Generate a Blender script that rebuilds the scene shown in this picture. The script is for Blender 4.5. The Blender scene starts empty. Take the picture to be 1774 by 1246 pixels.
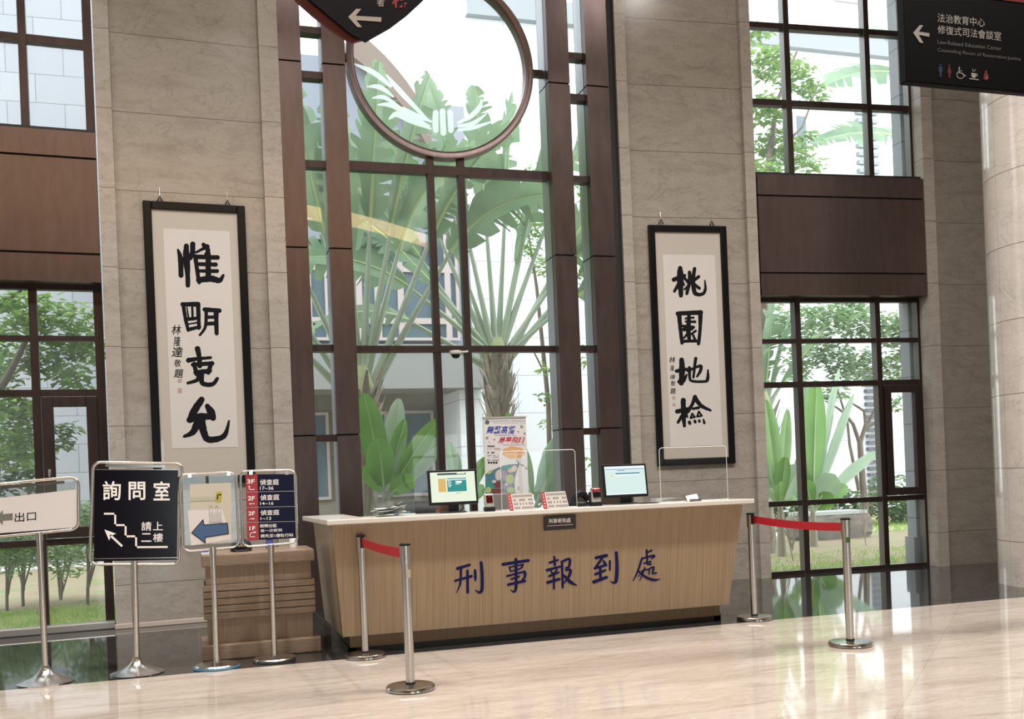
import bpy, bmesh, math, random
import numpy as np
from mathutils import Vector, Matrix
random.seed(7)
sc = bpy.context.scene
COL = sc.collection

# ------------------------------------------------------------------ camera
F, TH, YH, CH = 1770.0, 0.040, 205.0, 1.36          # focal length (px of 1774 wide frame), roll, horizon offset, eye height
PSI = math.atan(F / 5582.0)                         # the camera is turned to the right of the wall normal
cam = bpy.data.cameras.new('camera')
cam.sensor_fit = 'HORIZONTAL'; cam.sensor_width = 36.0
cam.lens = 36.0 * F / 1774.0
cam.shift_x = -YH * math.sin(TH) / 1774.0
cam.shift_y = YH * math.cos(TH) / 1774.0
cam.clip_end = 300
camo = bpy.data.objects.new('camera', cam); COL.objects.link(camo)
camo.matrix_world = (Matrix.Translation((0, 0, CH)) @ Matrix.Rotation(-PSI, 4, 'Z') @ Matrix.Rotation(math.pi / 2, 4, 'X')
                     @ Matrix.Rotation(-TH, 4, 'Z'))
sc.camera = camo

# ------------------------------------------------------------------ light and exposure
sc.view_settings.view_transform = 'Standard'; sc.view_settings.look = 'None'
sc.view_settings.gamma = 1.0; sc.view_settings.exposure = 0.0
sc.view_settings.use_curve_mapping = False
world = bpy.data.worlds.new('world'); sc.world = world; world.use_nodes = True
wnt = world.node_tree
bg = wnt.nodes['Background']
bg.inputs['Color'].default_value = (0.93, 0.97, 1.0, 1); bg.inputs['Strength'].default_value = 4.3

CEIL = 9.0
for iy, en, sp_ in ((5.4, 185, 130), (7.7, 48, 180)):                     # rows of round ceiling downlights over the desk
    for ix in (-3.2, -0.8, 1.6, 4.0, 6.4, 8.8):
        l = bpy.data.lights.new('downlight', 'AREA'); l.shape = 'DISK'; l.size = 0.32; l.energy = en; l.spread = math.radians(sp_); l.color = (1.0, 0.955, 0.91)
        o = bpy.data.objects.new('downlight', l); COL.objects.link(o); o.location = (ix, iy, CEIL - 0.03)

# ------------------------------------------------------------------ geometry helpers
def ray(px, py):
    dx, dy = px - 887, py - 623
    a = dx * math.cos(TH) - dy * math.sin(TH); b = dx * math.sin(TH) + dy * math.cos(TH)
    d = Vector((math.sin(PSI), math.cos(PSI), 0)); r = Vector((math.cos(PSI), -math.sin(PSI), 0))
    return d * F + r * a + Vector((0, 0, 1)) * (YH - b)
EYE = Vector((0, 0, CH))
def hit(px, py, p0, n):
    v = ray(px, py); p0 = Vector(p0); n = Vector(n)
    return EYE + v * ((p0 - EYE).dot(n) / v.dot(n))
def AT(px, py, Y):                       # point on the vertical plane y = Y
    return hit(px, py, (0, Y, 0), (0, 1, 0))
def GR(px, py, z=0.0):                   # point on the level z
    return hit(px, py, (0, 0, z), (0, 0, 1))
class Bay:                               # a straight stretch of the gently curved wall
    def __init__(s, x, y, deg):
        a = math.radians(deg); s.o = Vector((x, y, 0)); s.u = Vector((math.cos(a), math.sin(a), 0)); s.n = Vector((-math.sin(a), math.cos(a), 0)); s.a = a
    def P(s, u, w, z): return s.o + s.u * u + s.n * w + Vector((0, 0, z))
    def at(s, px, py, w=0.0): return hit(px, py, s.o + s.n * w, s.n)
    def uz(s, px, py, w=0.0):
        p = s.at(px, py, w); return (p - s.o).dot(s.u), p.z
LB = Bay(0, 11.05, 3.24); RB = Bay(6.75, 11.067, -4.62); CB = Bay(0, 0, 0)

class MB:
    def __init__(s): s.v = []; s.f = []; s.m = []; s.sm = []
    def add(s, vs, fs, m=0, smooth=False):
        b = len(s.v); s.v += [tuple(v) for v in vs]
        for f in fs: s.f.append(tuple(b + i for i in f)); s.m.append(m); s.sm.append(smooth)
    def poly(s, pts, m=0): s.add(pts, [tuple(range(len(pts)))], m)
    def box(s, x0, x1, y0, y1, z0, z1, m=0, bay=None, ms=None):
        P = (bay.P if bay else (lambda a, b, c: Vector((a, b, c))))
        vs = [P(x, y, z) for z in (z0, z1) for y in (y0, y1) for x in (x0, x1)]
        fs = [(0, 2, 3, 1), (4, 5, 7, 6), (0, 1, 5, 4), (2, 6, 7, 3), (0, 4, 6, 2), (1, 3, 7, 5)]  # bot top front back left right
        b = len(s.v); s.v += [tuple(v) for v in vs]
        for i, f in enumerate(fs):
            s.f.append(tuple(b + k for k in f)); s.m.append((ms or {}).get(i, m)); s.sm.append(False)
    def tube(s, path, r, seg=10, m=0, closed=False, caps=True):
        path = [Vector(p) for p in path]; n = len(path)
        rr = r if isinstance(r, (list, tuple)) else [r] * n
        rings = []; up = None
        for i, p in enumerate(path):
            if closed: t = path[(i + 1) % n] - path[i - 1]
            else: t = path[min(i + 1, n - 1)] - path[max(i - 1, 0)]
            t.normalize()
            if up is None:
                up = Vector((0, 0, 1)) if abs(t.z) < 0.9 else Vector((0, 1, 0))
            a = t.cross(up)
            if a.length < 1e-4: a = t.cross(Vector((1, 0, 0)))
            a.normalize(); b = a.cross(t); up = b
            rings.append([p + (a * math.cos(2 * math.pi * k / seg) + b * math.sin(2 * math.pi * k / seg)) * rr[i] for k in range(seg)])
        base = len(s.v)
        for ring in rings: s.v += [tuple(q) for q in ring]
        for i in range(n if closed else n - 1):
            j = (i + 1) % n
            for k in range(seg):
                k2 = (k + 1) % seg
                s.f.append((base + i * seg + k, base + i * seg + k2, base + j * seg + k2, base + j * seg + k)); s.m.append(m); s.sm.append(True)
        if caps and not closed:
            s.f.append(tuple(base + k for k in reversed(range(seg)))); s.m.append(m); s.sm.append(False)
            s.f.append(tuple(base + (n - 1) * seg + k for k in range(seg))); s.m.append(m); s.sm.append(False)
    def lathe(s, c, prof, seg=40, m=0):                # prof: (r, z) from bottom to top
        c = Vector(c); base = len(s.v)
        for r, z in prof:
            for k in range(seg):
                a = 2 * math.pi * k / seg; s.v.append((c.x + r * math.cos(a), c.y + r * math.sin(a), c.z + z))
        for i in range(len(prof) - 1):
            for k in range(seg):
                k2 = (k + 1) % seg
                s.f.append((base + i * seg + k, base + i * seg + k2, base + (i + 1) * seg + k2, base + (i + 1) * seg + k)); s.m.append(m); s.sm.append(True)
        s.f.append(tuple(base + k for k in reversed(range(seg)))); s.m.append(m); s.sm.append(False)
        n = (len(prof) - 1) * seg
        s.f.append(tuple(base + n + k for k in range(seg))); s.m.append(m); s.sm.append(False)
    def slab(s, pts, d, m=0, mside=None):              # a planar outline pushed by vector d (front = pts)
        pts = [Vector(p) for p in pts]; d = Vector(d); n = len(pts)
        s.add(pts + [p + d for p in pts], [tuple(range(n)), tuple(range(2 * n - 1, n - 1, -1))] , m)
        b = len(s.v) - 2 * n
        for i in range(n):
            j = (i + 1) % n
            s.f.append((b + j, b + i, b + n + i, b + n + j)); s.m.append(m if mside is None else mside); s.sm.append(False)
    def build(s, name, mats, parent=None, origin=None, recalc=True, bevel=0.0):
        me = bpy.data.meshes.new(name)
        o0 = Vector(origin) if origin is not None else Vector((0, 0, 0))
        me.from_pydata([tuple(Vector(v) - o0) for v in s.v], [], s.f)
        mats = mats if isinstance(mats, (list, tuple)) else [mats]
        for mm in mats: me.materials.append(mm)
        me.polygons.foreach_set('material_index', s.m); me.polygons.foreach_set('use_smooth', s.sm)
        if recalc:
            bm = bmesh.new(); bm.from_mesh(me); bmesh.ops.recalc_face_normals(bm, faces=bm.faces); bm.to_mesh(me); bm.free()
        if any(s.sm):
            try: me.set_sharp_from_angle(angle=math.radians(40))
            except Exception: pass
        me.update()
        o = bpy.data.objects.new(name, me); COL.objects.link(o)
        if parent is not None: o.parent = parent
        elif origin is not None: o.location = o0
        if bevel:
            md = o.modifiers.new('bevel', 'BEVEL'); md.width = bevel; md.segments = 2; md.limit_method = 'ANGLE'; md.angle_limit = math.radians(50)
        return o

def thing(name, label, cat, loc, group=None):
    o = bpy.data.objects.new(name, None); COL.objects.link(o); o.location = loc; o.empty_display_size = 0.1
    o['label'] = label; o['category'] = cat
    if group: o['group'] = group
    return o
def tag(o, label, cat, group=None, kind=None):
    o['label'] = label; o['category'] = cat
    if group: o['group'] = group
    if kind: o['kind'] = kind
    return o
def part(t, name, mb, mats, bevel=0.0, label=None, parent=None, recalc=True):
    o = mb.build(name, mats, parent or t, t.location, recalc, bevel)
    if label: o['label'] = label
    return o
def struct(o, label=None, cat=None):
    o['kind'] = 'structure'
    if label: o['label'] = label
    if cat: o['category'] = cat
    return o
def copy_tree(t, d, label, group=None):
    r = t.copy(); COL.objects.link(r); r.location = Vector(t.location) + Vector(d); r['label'] = label
    if group: r['group'] = group
    for ch in list(t.children):
        c = ch.copy(); COL.objects.link(c); c.parent = r
        for g in list(ch.children):
            e = g.copy(); COL.objects.link(e); e.parent = c
    return r

# --------- text: glyph outlines laid into a four-cornered field of a real surface
_gl = {}
def glyphs(s, bold=0.0, shear=0.0):
    k = (s, bold, shear)
    if k in _gl: return _gl[k]
    cu = bpy.data.curves.new('t', 'FONT'); cu.body = s; cu.offset = bold; cu.shear = shear; cu.resolution_u = 3
    ob = bpy.data.objects.new('t', cu); COL.objects.link(ob)
    dg = bpy.context.evaluated_depsgraph_get()
    me = bpy.data.meshes.new_from_object(ob.evaluated_get(dg))
    vs = [(v.co.x, v.co.y) for v in me.vertices]; fs = [tuple(p.vertices) for p in me.polygons]
    bpy.data.objects.remove(ob); bpy.data.curves.remove(cu); bpy.data.meshes.remove(me)
    x0 = min(v[0] for v in vs); x1 = max(v[0] for v in vs); y0 = min(v[1] for v in vs); y1 = max(v[1] for v in vs)
    vs = [((x - x0) / max(1e-6, x1 - x0), (y1 - y) / max(1e-6, y1 - y0)) for x, y in vs]
    _gl[k] = (vs, fs); return _gl[k]
def text(mb, s, q, bold=0.0, m=0, shear=0.0):           # q: TL, TR, BR, BL in space
    vs, fs = glyphs(s, bold, shear); q = [Vector(p) for p in q]
    out = []
    for u, v in vs: out.append((q[0] * (1 - u) + q[1] * u) * (1 - v) + (q[3] * (1 - u) + q[2] * u) * v)
    mb.add(out, fs, m)
def px_quad(fn, x0, y0, x1, y1, slope=0.0):
    d = slope * (x1 - x0)
    return [fn(x0, y0), fn(x1, y0 + d), fn(x1, y1 + d), fn(x0, y1)]
def catmull(pts, n=6):
    if len(pts) < 3: 
        a, b = pts[0], pts[-1]
        return [tuple(a[i] + (b[i] - a[i]) * t / n for i in range(3)) for t in range(n + 1)]
    P = [pts[0]] + list(pts) + [pts[-1]]; out = []
    for i in range(1, len(P) - 2):
        for t in range(n):
            t /= n; q = []
            for c in range(3):
                a, b, d, e = P[i - 1][c], P[i][c], P[i + 1][c], P[i + 2][c]
                q.append(0.5 * (2 * b + (d - a) * t + (2 * a - 5 * b + 4 * d - e) * t * t + (3 * b - a - 3 * d + e) * t ** 3))
            out.append(tuple(q))
    out.append(tuple(pts[-1])); return out
def stroke2d(pts, k=1.0, rough=0.0, smooth=True):        # brush stroke outline polygon(s) in 2d from (x, y, width)
    P = catmull(pts) if smooth else pts
    L, R = [], []; n = len(P)
    for i, (x, y, w) in enumerate(P):
        a = P[max(i - 1, 0)]; b = P[min(i + 1, n - 1)]; tx, ty = b[0] - a[0], b[1] - a[1]; l = math.hypot(tx, ty) or 1
        nx, ny = -ty / l, tx / l; h = w * k / 2
        r1 = 1 + random.uniform(-rough, rough); r2 = 1 + random.uniform(-rough, rough)
        L.append((x + nx * h * r1, y + ny * h * r1)); R.append((x - nx * h * r2, y - ny * h * r2))
    def cap(p, q, w):
        tx, ty = p[0] - q[0], p[1] - q[1]; l = math.hypot(tx, ty) or 1; a0 = math.atan2(ty / l, tx / l)
        return [(p[0] + w / 2 * math.cos(a0 + t), p[1] + w / 2 * math.sin(a0 + t)) for t in (1.2, 0.8, 0.4, 0, -0.4, -0.8, -1.2)]
    quads = [(L[i], L[i + 1], R[i + 1], R[i]) for i in range(n - 1)]
    e0 = cap(P[0], P[1], P[0][2] * k); e1 = cap(P[-1], P[-2], P[-1][2] * k)
    return quads, (e0, e1), (L[0], R[0], L[-1], R[-1])
def brush(mb, strokes, org, scale, fn, push, m=0, k=1.0, rough=0.04, lift=0.00025):
    """strokes in zoomed-photograph pixels; fn maps photo pixels to the real surface; push moves ink off the paper"""
    push = Vector(push)
    for i, st in enumerate(strokes):
        quads, caps, ends = stroke2d(st, k, rough)
        off = push * (1 + lift / push.length * i)
        f = lambda p: fn(org[0] + p[0] / scale, org[1] + p[1] / scale) + off
        for qd in quads: mb.add([f(p) for p in qd], [(0, 1, 2, 3)], m)
        L0, R0, L1, R1 = ends
        for cp, p0, p1 in ((caps[0], st[0], None), (caps[1], st[-1], None)):
            c = f(p0[:2]); ring = [f(p) for p in cp]
            a, b = (f(L0), f(R0)) if p0 is st[0] else (f(R1), f(L1))
            ring = [a] + ring + [b]
            if (ring[0] - ring[1]).length > (ring[-1] - ring[1]).length: ring = [b] + ring[1:-1] + [a]
            mb.add([c] + ring, [(0, j, j + 1) for j in range(1, len(ring))], m)

# ------------------------------------------------------------------ materials
def newmat(name):
    m = bpy.data.materials.new(name); m.use_nodes = True; nt = m.node_tree
    return m, nt, nt.nodes['Principled BSDF']
def M(name, col, rough=0.5, metal=0.0, **kw):
    m, nt, b = newmat(name)
    b.inputs['Base Color'].default_value = (*col, 1); b.inputs['Roughness'].default_value = rough; b.inputs['Metallic'].default_value = metal
    for k, v in kw.items():
        b.inputs[k.replace('_', ' ')].default_value = v
    return m
def N(nt, typ, **kw):
    n = nt.nodes.new(typ)
    for k, v in kw.items():
        if k in n.inputs.keys(): n.inputs[k].default_value = v
        else: setattr(n, k, v)
    return n
def ramp(nt, fac, stops):
    r = nt.nodes.new('ShaderNodeValToRGB'); e = r.color_ramp.elements
    e[0].position, e[0].color = stops[0][0], (*stops[0][1], 1); e[1].position, e[1].color = stops[-1][0], (*stops[-1][1], 1)
    for p, c in stops[1:-1]: x = e.new(p); x.color = (*c, 1)
    nt.links.new(fac, r.inputs[0]); return r.outputs[0]
def mathn(nt, op, a, b=None, c=None):
    n = nt.nodes.new('ShaderNodeMath'); n.operation = op
    for i, x in enumerate((a, b, c)):
        if x is None: continue
        if hasattr(x, 'links'): nt.links.new(x, n.inputs[i])
        else: n.inputs[i].default_value = x
    return n.outputs[0]
def mixc(nt, fac, a, b, typ='MIX'):
    n = nt.nodes.new('ShaderNodeMix'); n.data_type = 'RGBA'; n.blend_type = typ
    for s, x in ((0, fac), (6, a), (7, b)):
        if hasattr(x, 'links'): nt.links.new(x, n.inputs[s])
        elif s == 0: n.inputs[0].default_value = x
        else: n.inputs[s].default_value = (*x, 1)
    return n.outputs[2]
def pos(nt): return N(nt, 'ShaderNodeNewGeometry').outputs['Position']
def mapping(nt, v, scale=(1, 1, 1), rot=(0, 0, 0), loc=(0, 0, 0)):
    n = nt.nodes.new('ShaderNodeMapping'); nt.links.new(v, n.inputs[0])
    n.inputs['Scale'].default_value = scale; n.inputs['Rotation'].default_value = rot; n.inputs['Location'].default_value = loc
    return n.outputs[0]
def noise(nt, v, scale, detail=5, rough=0.6, dist=0.0):
    n = N(nt, 'ShaderNodeTexNoise', Scale=scale, Detail=detail, Roughness=rough, Distortion=dist); nt.links.new(v, n.inputs['Vector'])
    return n.outputs['Fac']

def stone_mat(name, base, dark, joint, z0=0.437, dz=0.802, rough=0.22, vert=0.0):
    m, nt, b = newmat(name); p = pos(nt)
    sp = N(nt, 'ShaderNodeSeparateXYZ'); nt.links.new(p, sp.inputs[0])
    zz = mathn(nt, 'DIVIDE', mathn(nt, 'SUBTRACT', sp.outputs[2], z0), dz)
    cell = mathn(nt, 'FLOOR', zz)
    wn = N(nt, 'ShaderNodeTexWhiteNoise', noise_dimensions='1D'); nt.links.new(cell, wn.inputs['W'])
    comb = N(nt, 'ShaderNodeCombineXYZ'); nt.links.new(mathn(nt, 'MULTIPLY', wn.outputs[0], 9.0), comb.inputs[1])
    va = N(nt, 'ShaderNodeVectorMath', operation='ADD'); nt.links.new(p, va.inputs[0]); nt.links.new(comb.outputs[0], va.inputs[1])
    n1 = noise(nt, mapping(nt, va.outputs[0], (1.3, 1.3, 3.6)), 2.0, 8, 0.68, 0.6)
    n2 = noise(nt, mapping(nt, va.outputs[0], (9, 9, 14)), 3.0, 4, 0.6)
    c = ramp(nt, n1, [(0.3, dark), (0.52, base), (0.75, tuple(x * 1.13 for x in base))])
    c = mixc(nt, 0.25, c, ramp(nt, n2, [(0.3, dark), (0.7, tuple(min(1, x * 1.2) for x in base))]))
    v = noise(nt, mapping(nt, va.outputs[0], (1.0, 1.0, 1.4)), 1.1, 6, 0.55, 2.0)             # thin veins
    vv = ramp(nt, mathn(nt, 'ABSOLUTE', mathn(nt, 'SUBTRACT', v, 0.5)), [(0.0, (0.72,) * 3), (0.012, (1, 1, 1))])
    c = mixc(nt, 0.7, c, vv, 'MULTIPLY')
    fr = mathn(nt, 'ABSOLUTE', mathn(nt, 'SUBTRACT', mathn(nt, 'FRACT', zz), 0.5))
    jl = mathn(nt, 'GREATER_THAN', fr, 0.5 - 0.0042)
    c = mixc(nt, jl, c, joint)
    if vert:
        an = mathn(nt, 'ARCTAN2', mathn(nt, 'SUBTRACT', sp.outputs[1], vert[1]), mathn(nt, 'SUBTRACT', sp.outputs[0], vert[0]))
        fa = mathn(nt, 'ABSOLUTE', mathn(nt, 'SUBTRACT', mathn(nt, 'FRACT', mathn(nt, 'DIVIDE', mathn(nt, 'ADD', an, 6.283 - vert[2]), vert[3])), 0.5))
        c = mixc(nt, mathn(nt, 'MULTIPLY', mathn(nt, 'GREATER_THAN', fa, 0.495), 0.6), c, joint)
    nt.links.new(c, b.inputs['Base Color']); b.inputs['Roughness'].default_value = rough
    return m
STONE = stone_mat('beige_stone', (0.345, 0.312, 0.272), (0.255, 0.226, 0.194), (0.11, 0.09, 0.075))
STONE_STRIP = stone_mat('pale_stone_edge', (0.40, 0.365, 0.325), (0.31, 0.278, 0.243), (0.13, 0.105, 0.09))
STONE_COLUMN = stone_mat('column_stone', (0.62, 0.56, 0.51), (0.53, 0.475, 0.425), (0.12, 0.10, 0.085), z0=0.475, dz=0.777, rough=0.12, vert=(9.02, 8.62, math.radians(170), math.radians(30)))

def floor_mat():
    m, nt, b = newmat('cream_marble'); p = pos(nt)
    n1 = noise(nt, mapping(nt, p, (0.55, 2.6, 1), (0, 0, 0.18)), 2.0, 7, 0.66, 0.9)
    n2 = noise(nt, mapping(nt, p, (1.2, 6.0, 1), (0, 0, 0.1)), 2.2, 6, 0.6, 1.4)
    c = ramp(nt, n1, [(0.28, (0.38, 0.315, 0.26)), (0.5, (0.505, 0.437, 0.378)), (0.72, (0.565, 0.502, 0.445))])
    vv = ramp(nt, mathn(nt, 'ABSOLUTE', mathn(nt, 'SUBTRACT', n2, 0.5)), [(0.0, (0.80, 0.74, 0.68)), (0.035, (1, 1, 1))])
    c = mixc(nt, 0.7, c, vv, 'MULTIPLY')
    sp = N(nt, 'ShaderNodeSeparateXYZ'); nt.links.new(p, sp.inputs[0])
    for sgn, off in ((-1, 1.08), (1, 0.3)):
        s = mathn(nt, 'DIVIDE', mathn(nt, 'ADD', mathn(nt, 'ADD', sp.outputs[0], mathn(nt, 'MULTIPLY', sp.outputs[1], float(sgn))), off), 0.848)
        fr = mathn(nt, 'ABSOLUTE', mathn(nt, 'SUBTRACT', mathn(nt, 'FRACT', s), 0.5))
        c = mixc(nt, mathn(nt, 'MULTIPLY', mathn(nt, 'GREATER_THAN', fr, 0.5 - 0.0035), 0.55), c, (0.30, 0.24, 0.19))
    nt.links.new(c, b.inputs['Base Color']); b.inputs['Roughness'].default_value = 0.055; b.inputs['IOR'].default_value = 1.7
    return m
def granite_black():
    m, nt, b = newmat('black_granite'); p = pos(nt)
    c = ramp(nt, noise(nt, mapping(nt, p, (1, 4, 1)), 9, 6, 0.7), [(0.35, (0.012, 0.012, 0.013)), (0.75, (0.055, 0.052, 0.05))])
    sp = N(nt, 'ShaderNodeSeparateXYZ'); nt.links.new(p, sp.inputs[0])
    fr = mathn(nt, 'ABSOLUTE', mathn(nt, 'SUBTRACT', mathn(nt, 'FRACT', mathn(nt, 'DIVIDE', sp.outputs[0], 1.2)), 0.5))
    c = mixc(nt, mathn(nt, 'GREATER_THAN', fr, 0.4985), c, (0.16, 0.15, 0.14))
    nt.links.new(c, b.inputs['Base Color']); b.inputs['Roughness'].default_value = 0.045; b.inputs['IOR'].default_value = 1.6
    return m
def bronze_mat(name, c0, c1, rough):
    m, nt, b = newmat(name); p = pos(nt)
    n = noise(nt, mapping(nt, p, (5, 5, 0.9)), 3, 4, 0.6)
    nt.links.new(ramp(nt, n, [(0.35, c0), (0.7, c1)]), b.inputs['Base Color'])
    n2 = noise(nt, mapping(nt, p, (3, 3, 1.2)), 2, 4, 0.6)
    r = N(nt, 'ShaderNodeMapRange'); nt.links.new(n2, r.inputs[0]); r.inputs[3].default_value = rough - 0.07; r.inputs[4].default_value = rough + 0.1
    nt.links.new(r.outputs[0], b.inputs['Roughness']); b.inputs['Metallic'].default_value = 0.75
    return m
def wood_mat(name, c0, c1, vertical=True, scale=1.0, rough=0.38, ys=1.0, xs=70):
    m, nt, b = newmat(name); p = pos(nt)
    sc_ = (xs * scale, ys * scale, 0.5 * scale) if vertical else (2.2 * scale, 40 * scale, 55 * scale)
    n = noise(nt, mapping(nt, p, sc_), 1.6, 5, 0.62)
    n2 = noise(nt, mapping(nt, p, (sc_[0] * 2.2, sc_[1] * 2.0, sc_[2] * (1.2 if vertical else 2.2))), 2.0, 3, 0.5)
    c = ramp(nt, n, [(0.3, c0), (0.7, c1)])
    c = mixc(nt, 0.55, c, ramp(nt, n2, [(0.36, tuple(x * 0.62 for x in c0)), (0.52, c1)]))
    nt.links.new(c, b.inputs['Base Color']); b.inputs['Roughness'].default_value = rough
    return m
def glass_mat(name, tint=(0.93, 0.97, 0.96), refl=1.0, haze_frost=0.0):
    m = bpy.data.materials.new(name); m.use_nodes = True; nt = m.node_tree; nt.nodes.clear()
    out = N(nt, 'ShaderNodeOutputMaterial'); t = N(nt, 'ShaderNodeBsdfTransparent'); g = N(nt, 'ShaderNodeBsdfGlossy')
    t.inputs[0].default_value = (*tint, 1); g.inputs['Roughness'].default_value = 0.0
    fr = N(nt, 'ShaderNodeFresnel', IOR=1.5); mx = N(nt, 'ShaderNodeMixShader')
    nt.links.new(mathn(nt, 'MULTIPLY', fr.outputs[0], refl), mx.inputs[0]); nt.links.new(t.outputs[0], mx.inputs[1]); nt.links.new(g.outputs[0], mx.inputs[2])
    last = mx.outputs[0]
    if haze_frost:
        d = N(nt, 'ShaderNodeBsdfTranslucent'); d.inputs[0].default_value = (0.9, 0.95, 0.95, 1); m2 = N(nt, 'ShaderNodeMixShader')
        m2.inputs[0].default_value = haze_frost; nt.links.new(last, m2.inputs[1]); nt.links.new(d.outputs[0], m2.inputs[2]); last = m2.outputs[0]
    nt.links.new(last, out.inputs[0]); return m
def emit(name, col, s=1.0):
    m, nt, b = newmat(name); b.inputs['Base Color'].default_value = (0.02, 0.02, 0.02, 1); b.inputs['Roughness'].default_value = 0.3
    b.inputs['Emission Color'].default_value = (*col, 1); b.inputs['Emission Strength'].default_value = s; return m
def leaf_mat(name, c0, c1, scale=6.0, trans=0.35, rough=0.35):
    m = bpy.data.materials.new(name); m.use_nodes = True; nt = m.node_tree; b = nt.nodes['Principled BSDF']; out = nt.nodes['Material Output']
    n = noise(nt, pos(nt), scale, 3, 0.6)
    c = ramp(nt, n, [(0.35, c0), (0.65, c1)])
    nt.links.new(c, b.inputs['Base Color']); b.inputs['Roughness'].default_value = rough
    t = N(nt, 'ShaderNodeBsdfTranslucent'); nt.links.new(mixc(nt, 0.15, c, (0.6, 0.8, 0.2)), t.inputs[0])
    mx = N(nt, 'ShaderNodeMixShader'); mx.inputs[0].default_value = trans
    nt.links.new(b.outputs[0], mx.inputs[1]); nt.links.new(t.outputs[0], mx.inputs[2]); nt.links.new(mx.outputs[0], out.inputs[0])
    return m
def noise_mat(name, stops, scale, vscale=(1, 1, 1), rough=0.8, detail=6):
    m, nt, b = newmat(name)
    nt.links.new(ramp(nt, noise(nt, mapping(nt, pos(nt), vscale), scale, detail, 0.65), stops), b.inputs['Base Color']); b.inputs['Roughness'].default_value = rough
    return m
def block_mat(name, c0, c1, joint, bw, bh, off=0.5, rough=0.7):           # ashlar granite, joints by height and length
    m, nt, b = newmat(name); p = pos(nt); sp = N(nt, 'ShaderNodeSeparateXYZ'); nt.links.new(p, sp.inputs[0])
    cm = N(nt, 'ShaderNodeCombineXYZ'); nt.links.new(mathn(nt, 'ADD', sp.outputs[0], sp.outputs[1]), cm.inputs[0]); nt.links.new(sp.outputs[2], cm.inputs[1])
    br = N(nt, 'ShaderNodeTexBrick', offset=off); nt.links.new(cm.outputs[0], br.inputs['Vector'])
    br.inputs['Color1'].default_value = (*c0, 1); br.inputs['Color2'].default_value = (*c1, 1); br.inputs['Mortar'].default_value = (*joint, 1)
    br.inputs['Scale'].default_value = 1; br.inputs['Mortar Size'].default_value = 0.008; br.inputs['Brick Width'].default_value = bw; br.inputs['Row Height'].default_value = bh
    sn = ramp(nt, noise(nt, p, 30, 3, 0.7), [(0.3, (0.8,) * 3), (0.7, (1.05,) * 3)])
    nt.links.new(mixc(nt, 0.8, br.outputs[0], sn, 'MULTIPLY'), b.inputs['Base Color']); b.inputs['Roughness'].default_value = rough
    return m
FLOOR = floor_mat(); GRANITE = granite_black()
BRONZE = bronze_mat('bronze_cladding', (0.118, 0.085, 0.080), (0.142, 0.104, 0.097), 0.29)
BRONZE_FRAME = bronze_mat('bronze_frame', (0.048, 0.034, 0.031), (0.066, 0.046, 0.042), 0.4)
STEEL_SIDE = M('polished_cladding', (0.42, 0.42, 0.43), 0.34, 1.0)
DARKGAP = M('dark_gap', (0.012, 0.011, 0.011), 0.6)
GLASS = glass_mat('window_glass', haze_frost=0.055)  # translucent share paints the bright outdoor haze into the panes
ACRYLIC = glass_mat('acrylic', (0.985, 0.99, 0.99), 1.0, 0.025)
ACRYLIC_EDGE = M('acrylic_edge', (0.75, 0.78, 0.78), 0.2)
CHROME = M('brushed_steel', (0.62, 0.60, 0.58), 0.22, 1.0)
STEEL = M('steel_tube', (0.70, 0.67, 0.63), 0.18, 1.0)
BLACK = M('black_plastic', (0.009, 0.009, 0.010), 0.4, Specular_IOR_Level=0.3)
BLACKLAC = M('black_lacquer', (0.005, 0.005, 0.006), 0.3, Specular_IOR_Level=0.25)
WHITE = M('white_print', (0.85, 0.84, 0.82), 0.5)
INK = M('black_ink', (0.010, 0.010, 0.012), 0.8, Specular_IOR_Level=0.1)
NAVY = M('navy_letter', (0.006, 0.006, 0.07), 0.6, Specular_IOR_Level=0.2)
PAPER = M('scroll_paper', (0.63, 0.60, 0.57), 0.55, Coat_Weight=1.0, Coat_Roughness=0.01)
MOUNT = M('scroll_mount', (0.50, 0.455, 0.40), 0.55, Coat_Weight=1.0, Coat_Roughness=0.01)
SEAL = M('red_seal', (0.38, 0.22, 0.20), 0.7)
RED = M('red_belt', (0.42, 0.008, 0.018), 0.6)
DESKWOOD = wood_mat('desk_veneer', (0.275, 0.195, 0.118), (0.375, 0.275, 0.172))
DESKSIDE = wood_mat('desk_side_veneer', (0.275, 0.195, 0.118), (0.375, 0.275, 0.172), ys=70, xs=2)
PLINTHWOOD = wood_mat('plinth_veneer', (0.15, 0.095, 0.045), (0.21, 0.14, 0.07))
CABWOOD = wood_mat('cabinet_veneer', (0.24, 0.165, 0.105), (0.33, 0.24, 0.165))
CABWOOD_H = wood_mat('cabinet_board', (0.24, 0.165, 0.11), (0.32, 0.235, 0.165), vertical=False)
COUNTER = M('white_counter', (0.66, 0.63, 0.57), 0.18)
KICK = M('black_kick', (0.015, 0.012, 0.01), 0.4)

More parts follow.
